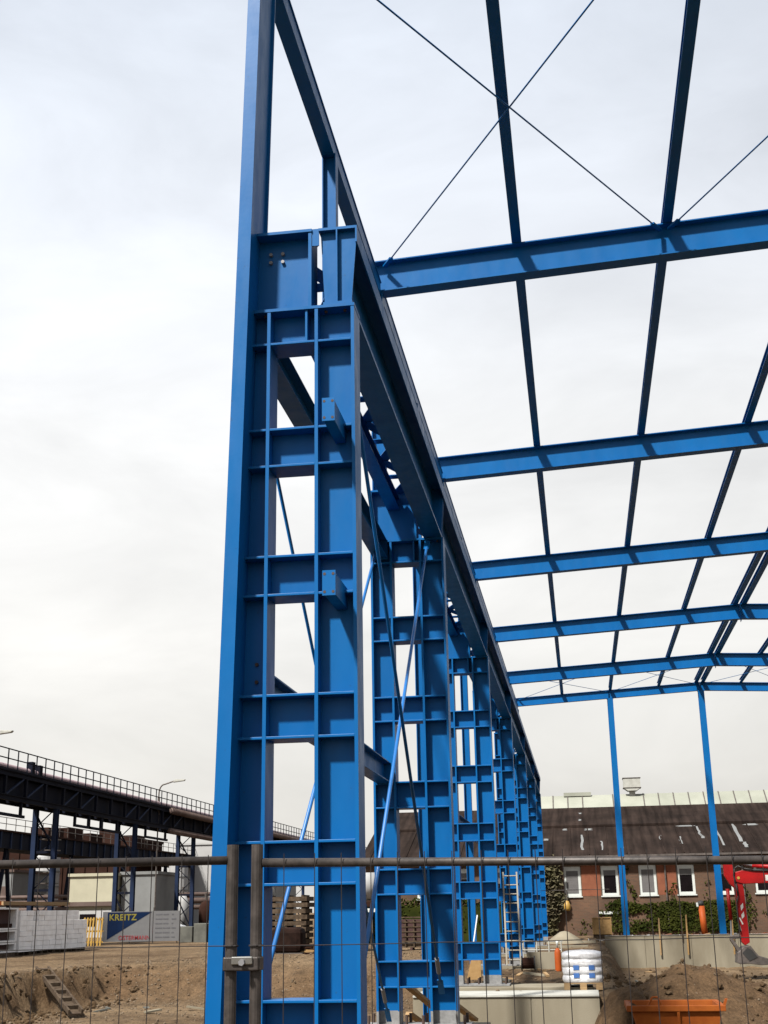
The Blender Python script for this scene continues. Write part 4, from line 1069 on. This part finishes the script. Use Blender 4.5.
MB().box(-13.1, -11.75, 54.5, 55.6, .14, 1.15).build('body', 'rustdark', t, bevel=.22); MB().box(-13.1, -11.7, 54.6, 54.75, -.05, .138).build('skid', 'iron', t); MB().box(-13.1, -11.7, 55.3, 55.45, -.05, .138).build('skid', 'iron', t)
t = thing('timber_scrap_pile', 'low pile of timber offcuts beside the dark bin', 'timber', (-11, 54.5, .1))
m = MB()
for i in range(26):
    x = random.uniform(-11.6, -9.8); y = random.uniform(53.8, 55.4); an = random.uniform(-.5, .5); z = .14 + random.uniform(0, .35)
    m.obox((x - .5 * math.cos(an), y - .5 * math.sin(an), z), (x + .5 * math.cos(an), y + .5 * math.sin(an), z + random.uniform(-.05, .1)), .12, .06, mi=i % 3)
m.box(-11.6, -9.8, 54, 55.2, -.1, .14, 2); m.build('offcut', ['wood', 'osb', 'brownbld'], t)

# ------------------------------------------------------------------ left: pipe bridges and plant
def railing(mb, x, y0, y1, z, h, step, r=.03):
    y = y0
    while y <= y1 + .01: mb.tube((x, y, z), (x, y, z + h), r, 5); y += step
    for f in (.5, 1.0): mb.tube((x, y0, z + h * f), (x, y1, z + h * f), r, 6)
pb = thing('pipe_bridge', 'high dark steel pipe bridge with railing crossing the left side', 'pipe bridge', (-35.5, 80, 0))
X0, X1 = -34.0, -35.4; PY0, PY1 = 52.0, 215.0; ZB, ZD = 8.5, 10.25
m = MB(); m.box(X1, X0 + .15, PY0, PY1, ZD, ZD + .12); m.build('deck', 'navy', pb)
m = MB()
for x in (X0, X1):
    m.ibeam((x, PY0, ZD - .16), (x, PY1, ZD - .16), .3, .25, .03, .03); m.ibeam((x, PY0, ZB + .16), (x, PY1, ZB + .16), .32, .25, .03, .03)
    y = PY0; k = 0
    while y < PY1 - 1:
        m.box(x - .09, x + .09, y - .1, y + .1, ZB + .32, ZD - .31)
        y += 3
y = PY0
while y < PY1: m.box(X1, X0, y - .07, y + .07, ZB + .05, ZB + .25); y += 3
m.build('truss', 'navy', pb)
m = MB(); y = PY0; k = 0
while y < PY1 - 3:
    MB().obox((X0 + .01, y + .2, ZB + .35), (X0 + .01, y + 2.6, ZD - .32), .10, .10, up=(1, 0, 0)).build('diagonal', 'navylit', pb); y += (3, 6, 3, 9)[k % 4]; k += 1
MB().box(X1 + .3, X0 - .3, PY0, PY1, ZB + .3, ZD - .35).build('cable_tray', 'navy', pb)
m = MB(); railing(m, X0 + .1, PY0, PY1, ZD + .12, 1.15, 1.4, .042); m.build('railing', 'navy', pb)
for y, h in ((77.0, .8), (78.2, .7)): MB().box(X0 - .5, X0 - .1, y, y + .45, ZD + .12, ZD + .12 + h).build('valve_box', 'navy', pb)
MB().tube((X0 - .35, PY0, ZD + .30), (X0 - .35, PY1, ZD + .30), .17, 12).build('upper_pipe', 'pipepink', pb, smooth=True)
MB().tube((X0 + .5, 104, ZD - .25), (X0 + .5, PY1, ZD - .25), .27, 14).build('side_pipe', 'pipe', pb, smooth=True)
MB().tube((X0 + .4, 104, ZB - .12), (X0 + .4, PY1, ZB - .12), .24, 14).build('lower_pipe', 'pipe', pb, smooth=True)
for (ya, yb) in ((72, 75.5), (84.3, 86.8), (86.9, 89.2), (89.4, 92.5), (99, 104)):
    m = MB()
    for y in (ya, yb): m.box(X0 - .1, X0 + .06, y - .09, y + .09, ZB - .75, ZB)
    m.box(X0 - .1, X0 + .06, ya - .09, yb + .5, ZB - .92, ZB - .75)
    m.build('hanger', 'navy', pb)
for yt in (81, 96.5, 112, 127.5, 143, 158.5):
    for x in (X0, X1):
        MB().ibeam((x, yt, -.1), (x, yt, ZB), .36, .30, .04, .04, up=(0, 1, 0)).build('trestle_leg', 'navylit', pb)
    for (za, zb) in ((.6, 3.2), (5.9, 8.2)): MB().obox((X1 + .02, yt, zb), (X0 - .02, yt, za), .1, .12, up=(0, 1, 0)).build('trestle_brace', 'navy', pb)
    m = MB()
    for k_ in range(8): m.obox((X1 + .15 if k_ % 2 else X0 - .15, yt + .1, .5 + k_), (X0 - .15 if k_ % 2 else X1 + .15, yt + .1, 1.5 + k_), .06, .07, up=(0, 1, 0))
    m.build('trestle_lacing', 'navy', pb)
    for z in (3.3, 5.7): MB().box(X1 + .15, X0 - .15, yt - .06, yt + .06, z, z + .16).build('trestle_rail', 'navy', pb)
# stair tower inside the first trestle
m = MB()
for i in range(9): m.box(X0 - 1.2, X0 - .2, 81.3 + .2 * (i % 2), 82.6, 1.0 + i * .7, 1.06 + i * .7)
m.build('stair_landing', 'iron', pb)
# second bridge, lower and farther
p2 = thing('conveyor_bridge', 'lower ribbed dark conveyor bridge behind the high pipe bridge', 'pipe bridge', (-51, 110, 0))
MB().box(-53, -50, 84, 178, 7.55, 8.95).build('gallery', 'navy', p2)
y = 84
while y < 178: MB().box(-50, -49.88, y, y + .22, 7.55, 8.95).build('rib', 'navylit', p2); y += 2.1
m = MB().box(-53.1, -49.8, 84, 178, 8.955, 9.1); m.build('roof', 'brownbld', p2)
m = MB(); railing(m, -49.9, 84, 178, 9.1, 1.05, 2.0, .035); m.build('railing', 'iron', p2)
for y in (99, 109, 124, 139, 154, 170):
    MB().obox((-50.2, y - 1.9, 0), (-50.2, y, 7.55), .28, .28).obox((-50.2, y + 1.9, 0), (-50.2, y, 7.55), .28, .28).build('support', 'navy', p2)
for y in (118, 123, 129, 136, 143): MB().box(-52, -50.2, y, y + random.uniform(1.5, 4.5), 9.1, random.uniform(9.8, 10.9)).build('plant_box', 'brownbld', p2)
MB().lathe([(0, 0), (.7, 0), (.7, .8), (.9, 1.0), (.5, 1.4), (0, 1.45)], (-50.9, 146, 9.1), 14).build('vent_cowl', 'pipe', p2, smooth=True)

# plant buildings
def building(name, lb, x0, x1, y0, y1, h, m_, rows=0, roofm='greybld', grp=None):
    t = thing(name, lb, 'building', ((x0 + x1) / 2, y0, 0), grp)
    MB().box(x0, x1, y0, y1, -.2, h).build('wall', m_, t)
    MB().box(x0 - .15, x1 + .15, y0 - .15, y1 + .15, h + .002, h + .25).build('roof', roofm, t)
    return t
bb = building('brown_plant_hall', 'dark brown plant hall behind the conveyor bridge', -70, -52, 150, 158, 10.2, 'brownbld', roofm='brownbld')
m = MB()
for x in np.arange(-69, -52.3, 1.4): m.box(x, x + .3, 149.85, 149.998, 0, 10.3)
m.build('pilaster', 'brownbld', bb)
b = building('white_process_tower', 'white process tower at the right of the pipe bridge trestles', -52.5, -47.0, 165, 172, 10.4, 'whitebld', roofm='whitebld')
b = building('grey_block', 'plain grey block building behind the third trestle', -36.5, -33.0, 140, 150, 8.3, 'greybld')
m = MB(); railing(m, -34.8, 140, 150, 8.55, 1.2, 1.5, .05); m.build('railing', 'iron', b)
b = building('cream_cabin', 'cream site cabin with a white lower storey beyond the pallets', -43.7, -39.6, 108, 114, 5.0, 'cream', roofm='cream')
MB().box(-43.75, -39.7, 107.86, 107.995, 0, 2.2).build('lower_panel', 'whitebld', b); MB().box(-42.6, -41.2, 107.83, 107.858, .9, 1.9).build('window', 'glass', b)
MB().box(-43.9, -39.5, 107.6, 107.998, 2.55, 2.9).build('canopy', 'pipe', b)
b = building('grey_cabin', 'grey flat roofed cabin beside the cream site cabin', -39.4, -36.3, 109, 115, 5.1, 'greybld')
b = building('pale_office_wing', 'long pale low office wing behind the trestles', -72, -58, 128, 140, 6.2, 'greybld', roofm='pipe')
m = MB()
for x in np.arange(-71.5, -59, 1.7): m.box(x, x + 1.2, 127.96, 127.998, 3.2, 4.8)
m.build('window_strip', 'pipe', b)
for (x, y, r, h, lb) in ((-58.5, 138, 1.3, 8.2, 'white cylindrical silo behind the first trestle'), (-46.0, 146, 1.1, 7.4, 'narrower white silo between the second and third trestles'), (-74, 134, 2.2, 7.6, 'wide white silo at the left picture edge')):
    t = thing('storage_silo', lb, 'silo', (x, y, 0), 'white storage silos')
    MB().lathe([(0, 0), (r, 0), (r, h), (r * .6, h + .5), (0, h + .7)], (x, y, -.1), 20).build('shell', 'whitebld', t, smooth=False)
    m = MB()
    for k in range(4): m.lathe([(r + .01, h * .2 * (k + 1)), (r + .05, h * .2 * (k + 1)), (r + .05, h * .2 * (k + 1) + .12), (r + .01, h * .2 * (k + 1) + .12)], (x, y, -.1), 20)
    m.build('hoop', 'greybld', t)
t = thing('pipe_rack', 'low rusty pipe rack running behind the sign', 'pipe rack', (-52, 122, 0))
for z, r in ((2.4, .22), (3.0, .28), (3.6, .18)): MB().tube((-75, 121, z), (-30, 124, z), r, 10).build('pipe', 'pipe', t, smooth=True)
for x in np.arange(-74, -30, 4): MB().box(x, x + .3, 121 + (x + 75) / 15, 121.4 + (x + 75) / 15, 0, 3.8).build('support', 'brownbld', t)
for i, (x, y, h) in enumerate(((-41.5, 118, 3.2), (-39.5, 120, 2.6), (-37.0, 119, 3.6), (-34.5, 118, 3.0), (-45.2, 119, 3.4))):
    t = thing('upright_vessel', ['upright steel vessel left of the sign top', 'short steel vessel behind the sign', 'tall steel vessel behind the sign', 'steel vessel near the third trestle', 'steel vessel behind the grey cabin'][i], 'vessel', (x, y, 0), 'upright steel vessels')
    MB().lathe([(0, 0), (.6, 0), (.6, h * .8), (.35, h * .95), (0, h)], (x, y, -.05), 14).build('shell', ['greybld', 'pipe', 'whitebld', 'brownbld', 'pipe'][i], t, smooth=True)
    MB().tube((x, y, h), (x, y, h + .6), .1, 8).build('nozzle', 'iron', t)

# cars half hidden by the sign and the pallets
def car(x, y, m_, lb, ang=0):
    t = thing('parked_car', lb, 'car', (x, y, 0), 'cars parked beyond the sign')
    MB().prism([(x - 2.1, .35), (x - 2.15, .8), (x - 1.2, .92), (x - .6, 1.45), (x + 1.0, 1.48), (x + 1.7, .95), (x + 2.1, .85), (x + 2.1, .35)], y - .85, y + .85).build('body', m_, t, bevel=.06)
    MB().prism([(x - 1.05, .95), (x - .55, 1.38), (x + .95, 1.4), (x + 1.5, .95)], y - .856, y - .851).build('window', 'glass', t)
    for sx in (-1.3, 1.3):
        for sy in (-.8, .62): MB().tube((x + sx, y + sy, .32), (x + sx, y + sy + .2, .32), .32, 14).build('wheel', 'black', t)
car(-33.9, 99, 'red', 'red car half hidden behind the sign'); car(-34.3, 104, 'white', 'white car beside the red car behind the sign'); car(-37.5, 86, 'signblue', 'dark blue car beyond the block pallets')

# street lamps on the bridge
def lamp(x, y, z, top, reach, lb):
    t = thing('street_lamp', lb, 'street lamp', (x, y, 0), 'curved arm street lamps')
    pts = [V((x, y, -.1)), V((x, y, top - .9))]
    for i in range(1, 9):
        a = math.pi / 2 * i / 8; pts.append(V((x + reach * .35 * (1 - math.cos(a)), y, top - .9 + .75 * math.sin(a))))
    pts.append(V((x + reach, y, top + .1)))
    MB().path(pts, .06, 8).build('pole', 'iron', t)
    MB().prism([(x + reach - .1, top - .02), (x + reach + .85, top + .08), (x + reach + .95, top + .2), (x + reach + .1, top + .24)], y - .15, y + .15).build('lamp_head', 'concrete_top', t, bevel=.03)
    MB().tube((x, y, top - 2.6), (x, y, top - 1.2), .11, 8).build('control_box', 'iron', t)
lamp(-34.35, 103, 0, 12.25, 1.3, 'curved street lamp rising above the pipe bridge railing')
lamp(-35.2, 72, 0, 12.25, 1.0, 'street lamp head at the left picture edge above the railing')
